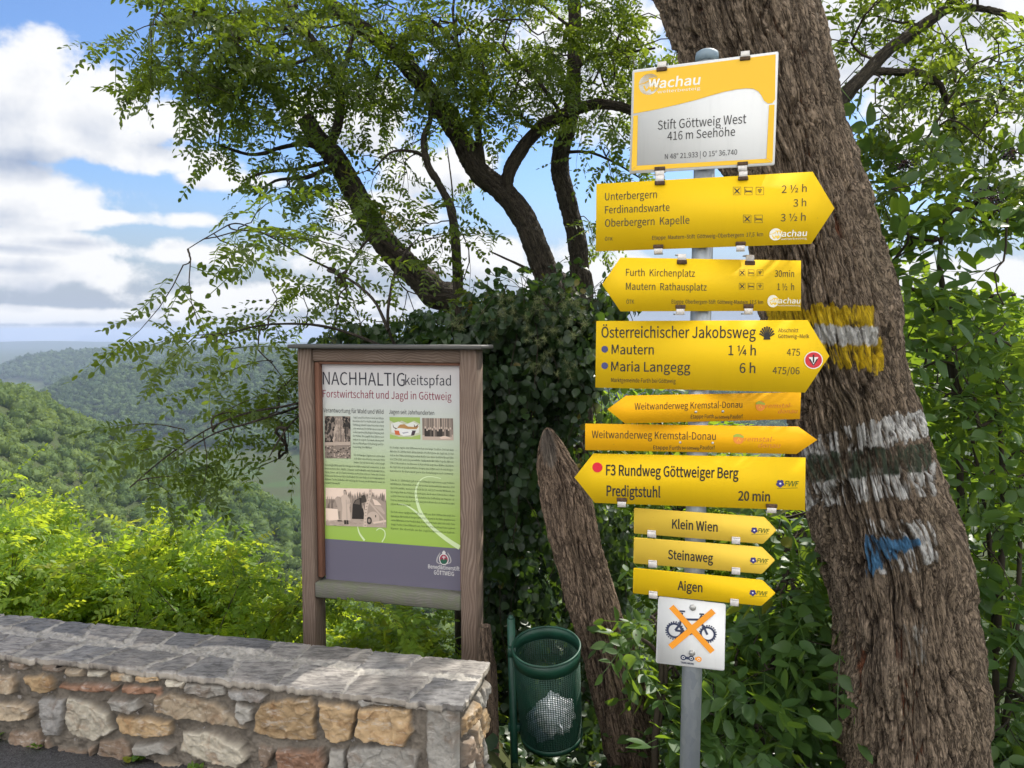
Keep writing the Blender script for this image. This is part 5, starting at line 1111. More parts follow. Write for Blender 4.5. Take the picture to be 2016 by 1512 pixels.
def build_big_tree():
    rows = [(-420, 1120, 1420, 3.1), (-200, 1185, 1500, 3.05), (-60, 1258, 1588, 3.0), (0, 1287, 1603, 3.0), (120, 1342, 1632, 3.0), (250, 1398, 1660, 2.98), (340, 1440, 1683, 2.97), (500, 1472, 1722, 2.96), (620, 1494, 1752, 2.95), (760, 1535, 1790, 2.94), (830, 1550, 1812, 2.93),
            (960, 1578, 1852, 2.92), (1080, 1606, 1896, 2.91), (1200, 1628, 1908, 2.9), (1300, 1638, 1918, 2.9), (1400, 1643, 1926, 2.9), (1512, 1646, 1932, 2.9), (1640, 1636, 1950, 2.9), (1800, 1606, 1988, 2.9)]
    P, r = edges_path(rows[::-1], 0); base = P[0]
    t = thing('robinia_tree', [base[0], base[1], -.05], 'thick leaning tree trunk with furrowed bark and painted yellow, white, green and blue way marks', 'tree')
    mb = MB(); bark_trunk(mb, P, r, 560, 900, 21, .046, (.046, .26), .10, 0, way_marks, [(-.9, 1.05, .28, .14, .05), (-2.2, 2.35, .3, .2, .03)]); mb.build('trunk', M_BARK, t)
    # limbs above the picture and the one that shows behind the trunk
    lm = MB(); top = P[-1]; roots = []
    def limb(pts, r0, r1, n=24, mat=0):
        q = spline(A(pts), n); bark_trunk(lm, q, np.linspace(r0, r1, n), 36, n * 3, 40 + len(roots), .012, (.03, .14)); roots.append(q[n // 5:])
    limb([top - WZ * .1, top + A([-.5, .3, .8]), top + A([-1.5, .9, 1.5]), top + A([-2.6, 1.5, 2.0])], .22, .05); limb([top - WZ * .1, top + A([.25, .4, 1.0]), top + A([.5, 1.3, 2.1]), top + A([.4, 2.2, 3.2])], .24, .05)
    limb([top, top + A([.8, .2, .8]), top + A([1.9, .7, 1.4]), top + A([2.8, 1.0, 1.7])], .18, .04)
    limb([U(1600, 330, 3.2), U(1655, 205, 3.3), U(1712, 138, 3.35), U(1760, 90, 3.4), U(1870, 12, 3.5), U(1960, -60, 3.6)], .034, .02); limb([U(1714, 139, 3.35), U(1770, 142, 3.4), U(1838, 152, 3.45), U(1868, 210, 3.5), U(1893, 285, 3.5)], .018, .008)
    limb([U(1870, 12, 3.5), U(1950, 20, 3.5), U(2020, 42, 3.55)], .018, .010); limb([U(1868, 212, 3.5), U(1930, 196, 3.5), U(2030, 150, 3.5)], .010, .006)
    lm.build('limb', M_BARKD, t, smooth=True)
    roots = np.concatenate(roots)
    reg = regions([(a, b, c, d, e, f, max(1, int(n * .25))) for a, b, c, d, e, f, n in [(1720, 60, 70, 60, 3.4, .25, 22), (1800, 120, 90, 70, 3.45, .3, 26), (1900, 60, 100, 60, 3.5, .3, 26), (1960, 130, 70, 70, 3.5, .3, 20), (1740, 200, 70, 50, 3.4, .25, 18), (1850, 230, 110, 50, 3.45, .3, 22), (1960, 240, 60, 50, 3.5, .3, 12), (1690, 10, 60, 50, 3.5, .3, 12)]], lambda u, v: u < 1660)
    ov = []                                             # the crown overhead
    while len(ov) < 230:
        q = A([rng.uniform(-1.0, 2.9), rng.uniform(2.6, 6.9), rng.uniform(4.2, 7.2)]); c = (q - A([.95, 4.7, 5.6])) / A([1.9, 2.1, 1.7])
        if c @ c < 1 and project(q)[1] < -70: ov.append(q)
    pts = np.concatenate([reg, A(ov)]); tw = MB(); cr = MB(); d = grow(tw, roots, pts, .0026, .5, .028)
    twig_leaves(tw, cr, pts, d, T_ROB, 13, .5, .55, -.25); tw.build('twigs', M_TWIG, t); cr.build('crown', M_ROB, t)
build_big_tree()

def cut_face(V, ridge, fib, TH, Z):                    # bare weathered wood where the top broke away
    u, v, dep = project(V); C = np.zeros((len(V), 4)); q = np.hypot((u - 1079 - (v - 880) * .12) / 17, (v - 880) / 52) + (fib - .5) * .7
    a = sstep(-q, -1.0, -.75) * (np.sin(TH) < .3); C[:, :3] = A([.17, .145, .12]) * (.6 + .8 * fib)[:, None]; C[:, 3] = a * .9; return C
def build_stump():
    rows = [(846, 1070, 1084, 3.45), (866, 1062, 1100, 3.45), (905, 1055, 1124, 3.45), (950, 1060, 1150, 3.45), (1000, 1070, 1168, 3.44), (1100, 1094, 1190, 3.43), (1220, 1121, 1226, 3.42), (1310, 1146, 1256, 3.4), (1400, 1168, 1280, 3.4), (1512, 1195, 1308, 3.4), (1650, 1235, 1350, 3.4), (1760, 1270, 1385, 3.4)]
    P, r = edges_path(rows[::-1], 0); mb = MB(); r = r * .97
    V = bark_trunk(mb, P, r, 240, 420, 55, .026, (.034, .24), .25, 0, cut_face); ring = V[-1]; n = len(ring); tip = ring.mean(0) + A([0, 0, .012])
    mb.add(np.r_[ring, tip[None]], np.stack([np.arange(n), (np.arange(n) + 1) % n, np.full(n, n)], -1), 0, gx=np.r_[ring[:, 0], tip[0]], gl=np.r_[ring[:, 1], tip[1]] * .2, ridge=.35, red=.2, Col=np.zeros((n + 1, 4)))
    b = A([P[0][0], P[0][1], 0]); tag(mb.build('broken_trunk', M_BARKS, None, origin=b), 'leaning bare broken trunk with a pointed top between the litter basket and the signpost', 'tree stump')
build_stump()

# ------------------------------------------------------------------ robinias behind the notice board
def robinia(label, limbs, regs, tw_n=11, length=.46, sway=.55, avoid=None, fresh=False, tip=.0024, leafs=T_ROB, dens=.22):
    P0 = limbs[0][0][0]; base = A([P0[0], P0[1], float(ground(P0[0], P0[1])) - .05]); t = thing('robinia_tree', base, label, 'tree', 'robinias behind the board')
    mb = MB(); roots = []
    for k, (pts, r0, r1) in enumerate(limbs):
        n = max(10, int(np.linalg.norm(A(pts[-1]) - A(pts[0])) * 14)); q = spline(A(pts), n); rr = (r0 + (r1 - r0) * np.linspace(0, 1, n) ** .8) * .86
        m2 = mb if k == 0 else MB(); bark_trunk(m2, q, rr, 64 if r0 > .05 else 22, n * 5 if r0 > .05 else n * 2, 60 + k, .022 if r0 > .05 else r0 * .3, (.034, .17)); 
        if k == 0: tk = m2.build('trunk', M_BARKD, t, smooth=True)
        else: m2.build('limb', M_BARKD, t, smooth=True)
        roots.append(q[int(n * (.35 if k == 0 else .1)):])
    pts = regions([(a, b, c, d_, e, f, max(2, int(n * dens * (1.75 if b < 180 else 1.1)))) for a, b, c, d_, e, f, n in regs], avoid); tw, cr = MB(), MB(); d = grow(tw, np.concatenate(roots), pts, tip); twig_leaves(tw, cr, pts, d, leafs, tw_n, length, sway, -.22)
    tw.build('twigs', M_TWIG, t); cr.build('crown', M_ROBY if fresh else M_ROB, t); return t
def build_trees():
    g = lambda p: [p[0], p[1], float(ground(p[0], p[1])) - .3]
    b = g(U(1010, 900, 5.3))
    robinia('dark robinia leaning left behind the notice board, its trunk split and bare near the top',
        [([b, U(930, 700, 5.2), U(848, 572, 5.1), U(795, 520, 5.05), U(745, 462, 5), U(700, 385, 4.95), U(660, 312, 4.9), U(622, 270, 4.85), U(600, 232, 4.85)], .135, .055),
         ([U(640, 300, 4.9), U(664, 250, 4.8), U(668, 180, 4.7), U(640, 110, 4.6), U(592, 50, 4.5), U(548, -20, 4.4)], .042, .018), ([U(668, 170, 4.7), U(690, 90, 4.7), U(700, 20, 4.7), U(712, -60, 4.7)], .016, .008),
         ([U(655, 310, 4.9), U(610, 285, 4.8), U(560, 288, 4.7), U(500, 305, 4.6), U(430, 285, 4.5)], .026, .008), ([U(650, 330, 4.9), U(600, 350, 4.75), U(545, 355, 4.65), U(500, 385, 4.6)], .020, .007), ([U(640, 320, 4.9), U(590, 332, 4.8), U(520, 340, 4.7), U(478, 356, 4.6)], .018, .006),
         ([U(592, 50, 4.5), U(500, 60, 4.3), U(400, 40, 4.1), U(370, 40, 4.0), U(305, 48, 3.9)], .016, .005), ([U(636, 105, 4.6), U(540, 140, 4.4), U(460, 175, 4.25), U(390, 195, 4.15)], .015, .005)],
        [(460, 40, 150, 55, 4.2, .4, 42), (350, 35, 80, 42, 3.95, .25, 20), (310, 45, 35, 18, 3.85, .1, 3), (420, 120, 110, 55, 4.2, .35, 30), (560, 110, 90, 70, 4.5, .4, 32), (395, 190, 50, 26, 4.1, .2, 10), (450, 215, 85, 32, 4.3, .3, 16), (540, 220, 60, 40, 4.5, .3, 12), (670, 60, 70, 60, 4.7, .4, 24), (620, 180, 50, 40, 4.6, .4, 10), (520, 300, 60, 22, 4.6, .2, 10), (560, 365, 50, 30, 4.6, .25, 9), (640, 385, 60, 45, 4.7, .3, 10), (610, 25, 60, 40, 4.5, .4, 14), (720, 160, 50, 50, 4.7, .4, 10)], 11, .28, .5)
    b = g(U(1150, 800, 5.6))
    robinia('forked dark robinia in the middle, with thick ivy-rough limbs curving left and right',
        [([b, U(1112, 660, 5.5), U(1086, 572, 5.4), U(1060, 500, 5.35), U(1030, 430, 5.3), U(990, 378, 5.25), U(940, 335, 5.2), U(905, 270, 5.15), U(865, 210, 5.1), U(820, 150, 5.05), U(770, 95, 5), U(690, 40, 4.95), U(620, -20, 4.9)], .125, .045),
         ([U(1000, 390, 5.25), U(1000, 345, 5.2), U(1030, 290, 5.2), U(1075, 245, 5.2), U(1130, 218, 5.15), U(1180, 205, 5.1), U(1240, 215, 5.0), U(1300, 240, 5.0)], .058, .03),
         ([U(950, 335, 5.2), U(940, 250, 5.15), U(930, 180, 5.1), U(915, 120, 5.1), U(895, 80, 5.05), U(850, 40, 5)], .034, .012), ([U(900, 85, 5.05), U(892, 20, 5), U(905, -60, 5)], .014, .008), ([U(1035, 285, 5.2), U(1060, 240, 5.2), U(1100, 225, 5.3)], .012, .01),
         ([U(1105, 225, 5.2), U(1060, 160, 5.1), U(1020, 125, 5.1), U(990, 90, 5.1)], .018, .007), ([U(760, 90, 5), U(742, 150, 4.9), U(736, 200, 4.85)], .014, .006), ([U(1085, 550, 5.4), U(1030, 525, 5.3), U(965, 495, 5.2)], .018, .006)],
        [(830, 70, 100, 70, 5, .4, 34), (760, 40, 80, 50, 4.9, .4, 24), (940, 60, 90, 60, 5.0, .4, 32), (870, 170, 70, 50, 5.0, .4, 18), (960, 170, 70, 60, 5.1, .4, 22), (1030, 70, 80, 70, 5.1, .4, 30), (1050, 160, 60, 40, 5.1, .3, 14), (1000, 250, 50, 40, 5.2, .3, 9), (780, 150, 60, 40, 4.9, .4, 10), (1180, 260, 45, 40, 5.0, .3, 9), (830, 270, 70, 50, 5.1, .4, 8), (720, 230, 60, 60, 5, .4, 10)], 11, .34, .55)
    b = g(U(1150, 800, 5.9))
    robinia('upright dark robinia trunk just left of the yellow signs, standing behind the forked one',
        [([b, U(1147, 640, 5.8), U(1141, 560, 5.8), U(1136, 480, 5.75), U(1118, 400, 5.7), U(1102, 335, 5.7), U(1106, 290, 5.65), U(1122, 235, 5.6), U(1130, 160, 5.6), U(1132, 80, 5.6), U(1128, -60, 5.6)], .098, .05),
         ([U(1128, 140, 5.6), U(1170, 110, 5.5), U(1220, 105, 5.4), U(1290, 95, 5.3)], .020, .008), ([U(1110, 300, 5.65), U(1160, 300, 5.5), U(1210, 320, 5.4), U(1260, 350, 5.3)], .016, .006), ([U(1132, 60, 5.6), U(1080, 20, 5.5), U(1040, -20, 5.5)], .016, .008)],
        [(1130, 60, 80, 80, 5.6, .4, 34), (1220, 80, 70, 80, 5.3, .4, 30), (1180, 170, 60, 50, 5.4, .3, 16), (1210, 240, 50, 50, 5.2, .3, 14), (1190, 330, 40, 50, 5.3, .3, 9), (1300, 60, 60, 60, 5.3, .4, 16), (1170, 460, 40, 60, 5.5, .3, 5), (1090, 110, 50, 60, 5.5, .3, 14)], 11, .34, .55)
    b = g(U(905, 900, 4.9))
    robinia('thin pale-barked robinia with bare twigs between the two leaning trunks',
        [([b, U(902, 650, 4.9), U(900, 520, 4.85), U(890, 420, 4.8), U(868, 370, 4.8), U(842, 325, 4.75), U(834, 275, 4.75), U(845, 240, 4.75), U(850, 200, 4.8)], .045, .016), ([U(838, 310, 4.75), U(812, 298, 4.7), U(770, 300, 4.65), U(735, 335, 4.6)], .014, .006), ([U(893, 430, 4.8), U(890, 370, 4.8), U(884, 320, 4.85), U(880, 290, 4.9)], .008, .003)],
        [(770, 320, 60, 40, 4.65, .25, 10), (720, 350, 40, 35, 4.6, .2, 6), (880, 470, 60, 50, 4.7, .3, 10), (820, 430, 60, 40, 4.7, .3, 8), (900, 560, 50, 35, 4.7, .3, 8)], 9, .36, .5)
    b = g(U(928, 1150, 4.3))
    robinia('young leafy robinia sprouting over the roof of the notice board',
        [([b, U(915, 950, 4.25), U(850, 790, 4.2), U(790, 700, 4.15), U(764, 640, 4.05), U(772, 560, 4.0), U(790, 510, 4), U(812, 480, 4)], .016, .007), ([U(764, 650, 4.05), U(735, 590, 4.1), U(680, 545, 4.1), U(600, 505, 3.95), U(540, 470, 3.7)], .012, .004), ([U(790, 700, 4.15), U(700, 660, 4.15), U(620, 640, 4.1), U(520, 640, 3.95), U(440, 660, 3.8)], .013, .004),
         ([U(850, 790, 4.2), U(690, 760, 4.05), U(590, 800, 3.95), U(500, 830, 3.6), U(420, 855, 3.5), U(340, 905, 3.4)], .012, .003), ([U(540, 470, 3.7), U(470, 440, 3.35), U(420, 460, 3.1), U(370, 490, 3.0)], .005, .002)],
        [(640, 560, 70, 50, 4.4, .2, 20), (580, 480, 60, 35, 3.7, .2, 10), (490, 440, 40, 22, 3.2, .12, 5), (410, 460, 40, 22, 3.05, .1, 4), (360, 520, 18, 22, 3.0, .06, 2), (700, 600, 70, 50, 4.5, .2, 22), (560, 610, 60, 35, 4.1, .15, 16), (470, 640, 55, 28, 3.9, .15, 11), (420, 670, 35, 26, 3.8, .1, 5), (640, 640, 60, 20, 4.5, .15, 12), (800, 500, 70, 40, 4.4, .25, 18), (840, 590, 60, 40, 4.5, .25, 16), (760, 640, 70, 26, 4.5, .2, 16), (520, 700, 35, 25, 3.9, .1, 6), (700, 480, 50, 40, 4.4, .25, 10)], 9, .34, .45, lambda u, v: v > 660 and u > 590)
    b = g(U(604, 1180, 4.0))
    robinia('drooping robinia branch with sparse leaves reaching left from behind the notice board',
        [([b, U(610, 1000, 3.98), U(618, 850, 3.95), U(610, 795, 3.85), U(560, 800, 3.75), U(480, 815, 3.65), U(400, 850, 3.55), U(320, 905, 3.45), U(255, 960, 3.4)], .012, .003), ([U(610, 795, 3.85), U(560, 850, 3.7), U(530, 900, 3.65)], .007, .003)],
        [(535, 830, 35, 30, 3.95, .1, 12), (460, 830, 45, 25, 3.65, .1, 9), (390, 850, 45, 25, 3.55, .1, 8), (320, 900, 40, 24, 3.45, .08, 6), (275, 945, 20, 15, 3.4, .05, 2), (555, 885, 22, 35, 3.95, .1, 10), (535, 760, 35, 20, 3.95, .1, 4)], 8, .26, .4, lambda u, v: u > 592, dens=.36)
build_trees()

# ------------------------------------------------------------------ climber-covered thicket behind the basket
def build_thicket():
    b = U(1060, 1200, 4.6); t = thing('climber_thicket', [b[0], 4.6, float(ground(b[0], 4.6))], 'dark thicket of ivy and clematis hanging between the notice board and the signs', 'climbing plants')
    wood, lv, fl = MB(), MB(), MB(); P, N = [], []
    lumps = [(1080, 640, 120, 70, 4.5, .35, 2300), (990, 640, 90, 50, 4.4, .3, 1000), (900, 660, 110, 45, 4.5, .3, 1100), (1000, 760, 90, 90, 4.5, .4, 2000), (1110, 720, 80, 80, 4.5, .4, 1500), (1000, 900, 70, 110, 4.5, .45, 2000), (1090, 830, 50, 50, 4.7, .3, 450), (1010, 1060, 80, 120, 4.5, .45, 2400), (1020, 1220, 90, 110, 4.4, .4, 2200), (1000, 1400, 60, 110, 4.4, .35, 1500), (1140, 1420, 80, 120, 4.5, .3, 1300), (1200, 1100, 40, 140, 4.7, .3, 900), (1180, 620, 60, 45, 4.6, .3, 500), (985, 1500, 45, 50, 3.75, .2, 500), (1165, 1480, 40, 60, 3.85, .2, 500), (1060, 1530, 70, 30, 3.7, .2, 500), (760, 665, 120, 25, 4.55, .2, 500)]
    for (u, v, ru, rv, y, dy, n) in lumps:
        n = int(n * 1.15)
        d = unit(rng.normal(size=(n, 3))); rad = rng.uniform(.5, 1.0, n) ** .5 * (1 + 1.0 * (vnoise(d[:, 0] * 3 + u, d[:, 2] * 3 + v, 5) - .5)); c = U(u, v, y); s = A([ru / F_PX * y, dy, rv / F_PX * y])
        P.append(c + d * rad[:, None] * s); N.append(unit(d * s / s.max() + A([0, -.4, .35]) + rng.normal(size=(n, 3)) * .8))
    P, N = np.concatenate(P), np.concatenate(N); k = len(P); D = unit(rng.normal(size=(k, 3)) * .55 + A([0, -.2, -.9])); scatter(lv, T_IVY, P, D, N, rng.uniform(.45, 1.15, k), 0, np.clip(vnoise(P[:, 0] * 5, P[:, 2] * 5, 8) * .7 + rng.random(k) * .3, 0, 1))
    for _ in range(70):                                # sprays that stick out of the top and sides
        u = rng.uniform(860, 1215); c = U(u, 600 + 40 * abs(u - 1090) / 120 + rng.normal() * 18, 4.4 + rng.normal() * .2); q = c + A([rng.normal() * .18, -.1 * rng.random(), rng.uniform(.02, .26)]); path = spline(A([c, (c + q) / 2 + rng.normal(size=3) * .04, q]), 8); wood.tube(path, .0018, 4, 0, False, rnd=.5)
        m = 9; pp = c + (q - c) * rng.random(m)[:, None] + rng.normal(size=(m, 3)) * .02; scatter(lv, T_IVY, pp, rdir(m, .2), rdir(m, .4), rng.uniform(.5, 1.0, m))
    for _ in range(190):
        p = P[rng.integers(0, k)]; L = rng.uniform(.25, .9); q = p + A([rng.normal() * .08, -.05 + rng.normal() * .05, -L]); n = 10; path = spline(A([p, (p + q) / 2 + rng.normal(size=3) * .05, q]), n); wood.tube(path, .0022, 4, 0, False, rnd=.5)
        m = int(L * 26); tt = rng.random(m); pp = p + (q - p) * tt[:, None] + rng.normal(size=(m, 3)) * .03; scatter(lv, T_IVY, pp, unit(rng.normal(size=(m, 3)) * .5 + A([0, -.3, -.8])), unit(rng.normal(size=(m, 3)) * .5 + A([0, -1, .5])), rng.uniform(.6, 1.1, m))
    for pts, r in (([U(1150, 900, 4.75), U(1130, 830, 4.7), U(1165, 760, 4.7), U(1150, 690, 4.7)], .022), ([U(1180, 880, 4.8), U(1120, 820, 4.75), U(1080, 760, 4.7)], .014), ([U(1000, 1400, 4.7), U(990, 1100, 4.7), U(1010, 800, 4.7)], .02), ([U(1060, 1400, 4.8), U(1050, 1000, 4.8), U(1010, 700, 4.75)], .016)): wood.tube(spline(A(pts), 14), r, 8, 0, False, rnd=.5)
    for (u, v) in ((1075, 620), (1050, 655), (1010, 600), (975, 660), (1120, 585), (1085, 690), (1068, 590), (1140, 640), (1000, 560 + 60), (1110, 730), (1030, 630), (900, 640), (960, 620), (1130, 600), (1095, 640), (1060, 720)):
        for _ in range(6):
            c = U(u + rng.normal() * 12, v + rng.normal() * 12, 4.02 + rng.random() * .12); m = 40; d = rdir(m); scatter(fl, [(A([[0, -.0011, 0], [0, .0011, 0], [.034, 0, 0]]), A([[0, 1, 2]]))], np.repeat(c[None], m, 0), d, rdir(m), rng.uniform(.6, 1.2, m))
    wood.build('stems', M_TWIG, t); lv.build('foliage', M_IVY, t); fl.build('seed_heads', M_FLUFF, t)
build_thicket()

# ------------------------------------------------------------------ elders and other shrubs
def shrub(name, label, cat, base, stems, regs, tmpl, mat, n_leaf, length, group=None, spread=.6, droop=-.1, avoid=None, size=(.8, 1.15), tip=.003, r_stem=.018, twigmat=None, berries=(), dens=.6):
    t = thing(name, [base[0], base[1], float(ground(base[0], base[1]))], label, cat, group); tw, cr, st = MB(), MB(), MB(); roots = []
    for pts in stems:
        q = spline(A(pts), 16); st.tube(q, np.linspace(r_stem, r_stem * .35, 16), 8, 0, True, rnd=.5); roots.append(q[3:])
    pts = regions([(a, b, c, d_, e, f, max(2, int(n * dens * (1.7 if b > 980 else 1.0)))) for a, b, c, d_, e, f, n in regs], avoid); d = grow(tw, np.concatenate(roots), pts, tip, .5, r_stem); twig_leaves(tw, cr, pts, d, tmpl, n_leaf, length, spread, droop, size=size)
    st.build('stems', twigmat or M_TWIG, t); tw.build('twigs', twigmat or M_TWIG, t); cr.build('foliage', mat, t)
    for (u, v, y, n, r) in berries:
        b, k = MB(), MB(); c = U(u, v, y); v0, f0 = ICO1
        for _ in range(n):
            p = c + rng.normal(size=3) * r * A([1, .6, .55]); b.add(p + v0 * .0042, [f0]); 
            if rng.random() < .5: k.tube([c + A([0, 0, r * .9]), (c + p) / 2 + A([0, 0, .01]), p], .0009, 3, 0, False)
        o = b.build('berries', M_BERRY, t, smooth=True); k.build('stalks', M_STEM, o)
    return t
def build_shrubs():
    gz = lambda p: A([p[0], p[1], float(ground(p[0], p[1])) - .1]); no_trunk = lambda u, v: False
    b = gz(U(1900, 1300, 3.5))
    shrub('elder_shrub', 'tall elder shrub with black berries at the right edge, its top in the sun', 'shrub', b, [[b, U(1890, 900, 3.5), U(1850, 640, 3.45), U(1800, 570, 3.4), U(1745, 575, 3.35)], [U(1890, 900, 3.5), U(1870, 650, 3.4), U(1850, 520, 3.35), U(1860, 430, 3.3)], [U(1840, 620, 3.45), U(1900, 590, 3.4), U(2000, 580, 3.3)]],
          [(1780, 350, 70, 38, 3.3, .25, 22), (1870, 370, 100, 50, 3.3, .25, 34), (1960, 350, 70, 50, 3.2, .25, 24), (1790, 430, 70, 40, 3.3, .25, 16), (1950, 440, 80, 50, 3.25, .25, 22), (1850, 480, 100, 40, 3.4, .25, 16), (1980, 540, 50, 50, 3.2, .2, 14), (1780, 520, 50, 40, 3.4, .2, 8)], T_ELD, M_ELD, 6, .2, berries=((1935, 395, 3.05, 230, .035), (1780, 325, 3.15, 70, .022), (1990, 305, 3.1, 60, .02)), avoid=lambda u, v: u < 1715, dens=.13, size=(.95, 1.3))
    b = gz(U(1960, 1500, 3.3))
    shrub('elder_shrub', 'shaded elder shrub filling the lower right corner behind the big trunk', 'shrub', b, [[b, U(1960, 1300, 3.3), U(1940, 1000, 3.4), U(1880, 720, 3.4)], [b, U(2000, 1250, 3.2), U(2010, 950, 3.3)], [U(1960, 1280, 3.3), U(1975, 1000, 3.3), U(1960, 700, 3.3)]],
          [(1820, 680, 60, 60, 3.4, .25, 16), (1930, 660, 80, 60, 3.3, .25, 24), (1860, 800, 60, 70, 3.4, .25, 22), (1960, 800, 60, 70, 3.3, .25, 24), (1930, 920, 50, 60, 3.35, .25, 20), (1990, 950, 40, 80, 3.2, .2, 16), (1960, 1080, 40, 70, 3.3, .25, 20), (1980, 1220, 40, 80, 3.3, .25, 20), (1990, 1360, 40, 80, 3.3, .25, 22), (1975, 1480, 50, 60, 3.2, .25, 16)], T_ELD, M_ELD, 7, .2, avoid=lambda u, v: u < 1760 and v > 700, dens=.28, size=(.75, 1.1))
    b = gz(U(1500, 1650, 3.1))
    shrub('elder_shrub', 'broad-leaved elder shrub between the signpost and the big painted trunk', 'shrub', b, [[b, U(1500, 1450, 3.2), U(1530, 1250, 3.25), U(1560, 1080, 3.3)], [b, U(1580, 1450, 3.2), U(1610, 1280, 3.2)], [b, U(1440, 1430, 3.1), U(1450, 1300, 3.1)]],
          [(1560, 1040, 60, 50, 3.4, .2, 14), (1590, 1130, 50, 60, 3.25, .2, 18), (1530, 1180, 60, 50, 3.25, .2, 18), (1480, 1260, 60, 60, 3.15, .2, 20), (1580, 1260, 60, 70, 3.2, .2, 26), (1500, 1370, 90, 60, 3.1, .2, 28), (1610, 1400, 50, 80, 3.2, .2, 24), (1450, 1460, 80, 50, 3.0, .2, 20), (1570, 1490, 80, 50, 3.1, .2, 24), (1420, 1370, 50, 50, 3.1, .2, 10)], T_ELD, M_ELD, 7, .19, size=(.85, 1.2), dens=.26)
    b = gz(U(1290, 1620, 3.1))
    shrub('elder_shrub', 'low dark elder shrub growing against the leaning broken trunk', 'shrub', b, [[b, U(1290, 1450, 3.1), U(1300, 1300, 3.2), U(1250, 1250, 3.15)], [U(1290, 1450, 3.1), U(1310, 1330, 3.2), U(1290, 1220, 3.3)]],
          [(1245, 1255, 20, 22, 3.15, .06, 5), (1300, 1240, 25, 35, 3.3, .1, 8), (1325, 1330, 20, 50, 3.3, .1, 8), (1340, 1430, 20, 50, 3.3, .1, 8), (1310, 1130, 35, 60, 3.7, .15, 8)], T_ELD, M_ELD, 5, .10, size=(.7, 1.0), dens=.3)
    # sunlit growth farther back
    for k, (lab, regs, y0) in enumerate((('sunlit yellow-green bush seen behind the elder at the right edge', [(1760, 640, 80, 90, 6.4, .6, 34), (1880, 700, 130, 110, 6.6, .7, 60), (1990, 660, 80, 120, 6.3, .6, 36), (1800, 860, 80, 90, 6.4, .6, 34), (1930, 900, 110, 110, 6.5, .7, 50)], 6.5),
                                         ('sunlit yellow-green bush showing in the gaps below the amber arrow signs', [(1250, 800, 90, 60, 6.5, .5, 20), (1320, 900, 110, 60, 6.6, .5, 30), (1480, 960, 110, 70, 6.8, .6, 34), (1330, 1040, 120, 80, 6.5, .6, 34), (1520, 1130, 120, 90, 6.6, .6, 40), (1460, 1300, 140, 90, 6.3, .6, 40)], 6.6),
                                         ('sunlit bush with fresh leaves behind the dark thicket', [(1110, 860, 60, 60, 6.6, .5, 20), (1010, 900, 90, 120, 7.0, .5, 30), (1120, 1010, 80, 120, 6.8, .5, 34), (960, 1100, 60, 140, 6.8, .5, 26), (1180, 1180, 60, 120, 6.6, .5, 24)], 6.9))):
        uc, vc = np.mean([r[0] for r in regs]), 1500; b = gz(U(uc, 1000, y0)); st = [[b] + [U(uc + (r[0] - uc) * .5, (1000 + r[1]) / 2, r[4]), U(r[0], r[1], r[4])] for r in regs]
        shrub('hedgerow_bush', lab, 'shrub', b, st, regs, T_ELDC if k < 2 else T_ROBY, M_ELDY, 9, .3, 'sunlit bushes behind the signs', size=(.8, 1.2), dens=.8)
    b = gz(A([3.6, 4.6, 0])); shrub('hedgerow_bush', 'leafy bush just beyond the right edge, past the shaded elder', 'shrub', b, [[b, b + A([.1, 0, 1.2]), b + A([.2, .1, 2.2])], [b, b + A([-.3, .1, 1.0]), b + A([-.5, 0, 1.9])], [b, b + A([.5, .2, 1.1]), b + A([.8, .3, 2.0])]],
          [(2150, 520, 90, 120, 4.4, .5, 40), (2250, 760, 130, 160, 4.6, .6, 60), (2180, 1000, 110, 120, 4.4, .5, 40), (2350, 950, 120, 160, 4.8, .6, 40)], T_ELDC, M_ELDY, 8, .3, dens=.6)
    b = gz(U(1565, 1500, 5.2)); m = MB(); bark_trunk(m, A([b, U(1563, 1090, 5.2), U(1568, 980, 5.2), U(1575, 800, 5.2), U(1600, 600, 5.2)]), [.09, .08, .075, .07, .06], 48, 120, 77, .02); tag(m.build('tree_trunk', M_BARKD, None, origin=b, smooth=True), 'dark slim tree trunk glimpsed behind the signs, left of the big painted trunk', 'tree')
    # robinia shoots in the sun beyond the wall
    spec = [(-60, 1040, 4.6), (40, 1065, 4.3), (130, 1100, 5.0), (215, 1080, 4.5), (290, 1120, 5.3), (350, 1095, 4.7), (420, 1120, 4.4), (480, 1170, 5.2), (560, 1200, 4.8), (655, 1230, 4.6), (745, 1220, 4.9), (840, 1240, 4.5), (20, 990, 5.4), (390, 1060, 5.0)]
    names = ['at the far left edge', 'with tall upright tips at the left edge', 'in the second gap from the left edge', 'with a dark bare stem', 'standing low among its neighbours', 'with the tallest tips, left of the board', 'of arching shoots left of the board', 'farther down the slope, left of the board', 'touching the left post of the board', 'seen under the left half of the board', 'seen under the middle of the board', 'beside the right post of the board', 'behind the others at the left edge', 'behind the others with arching tips']
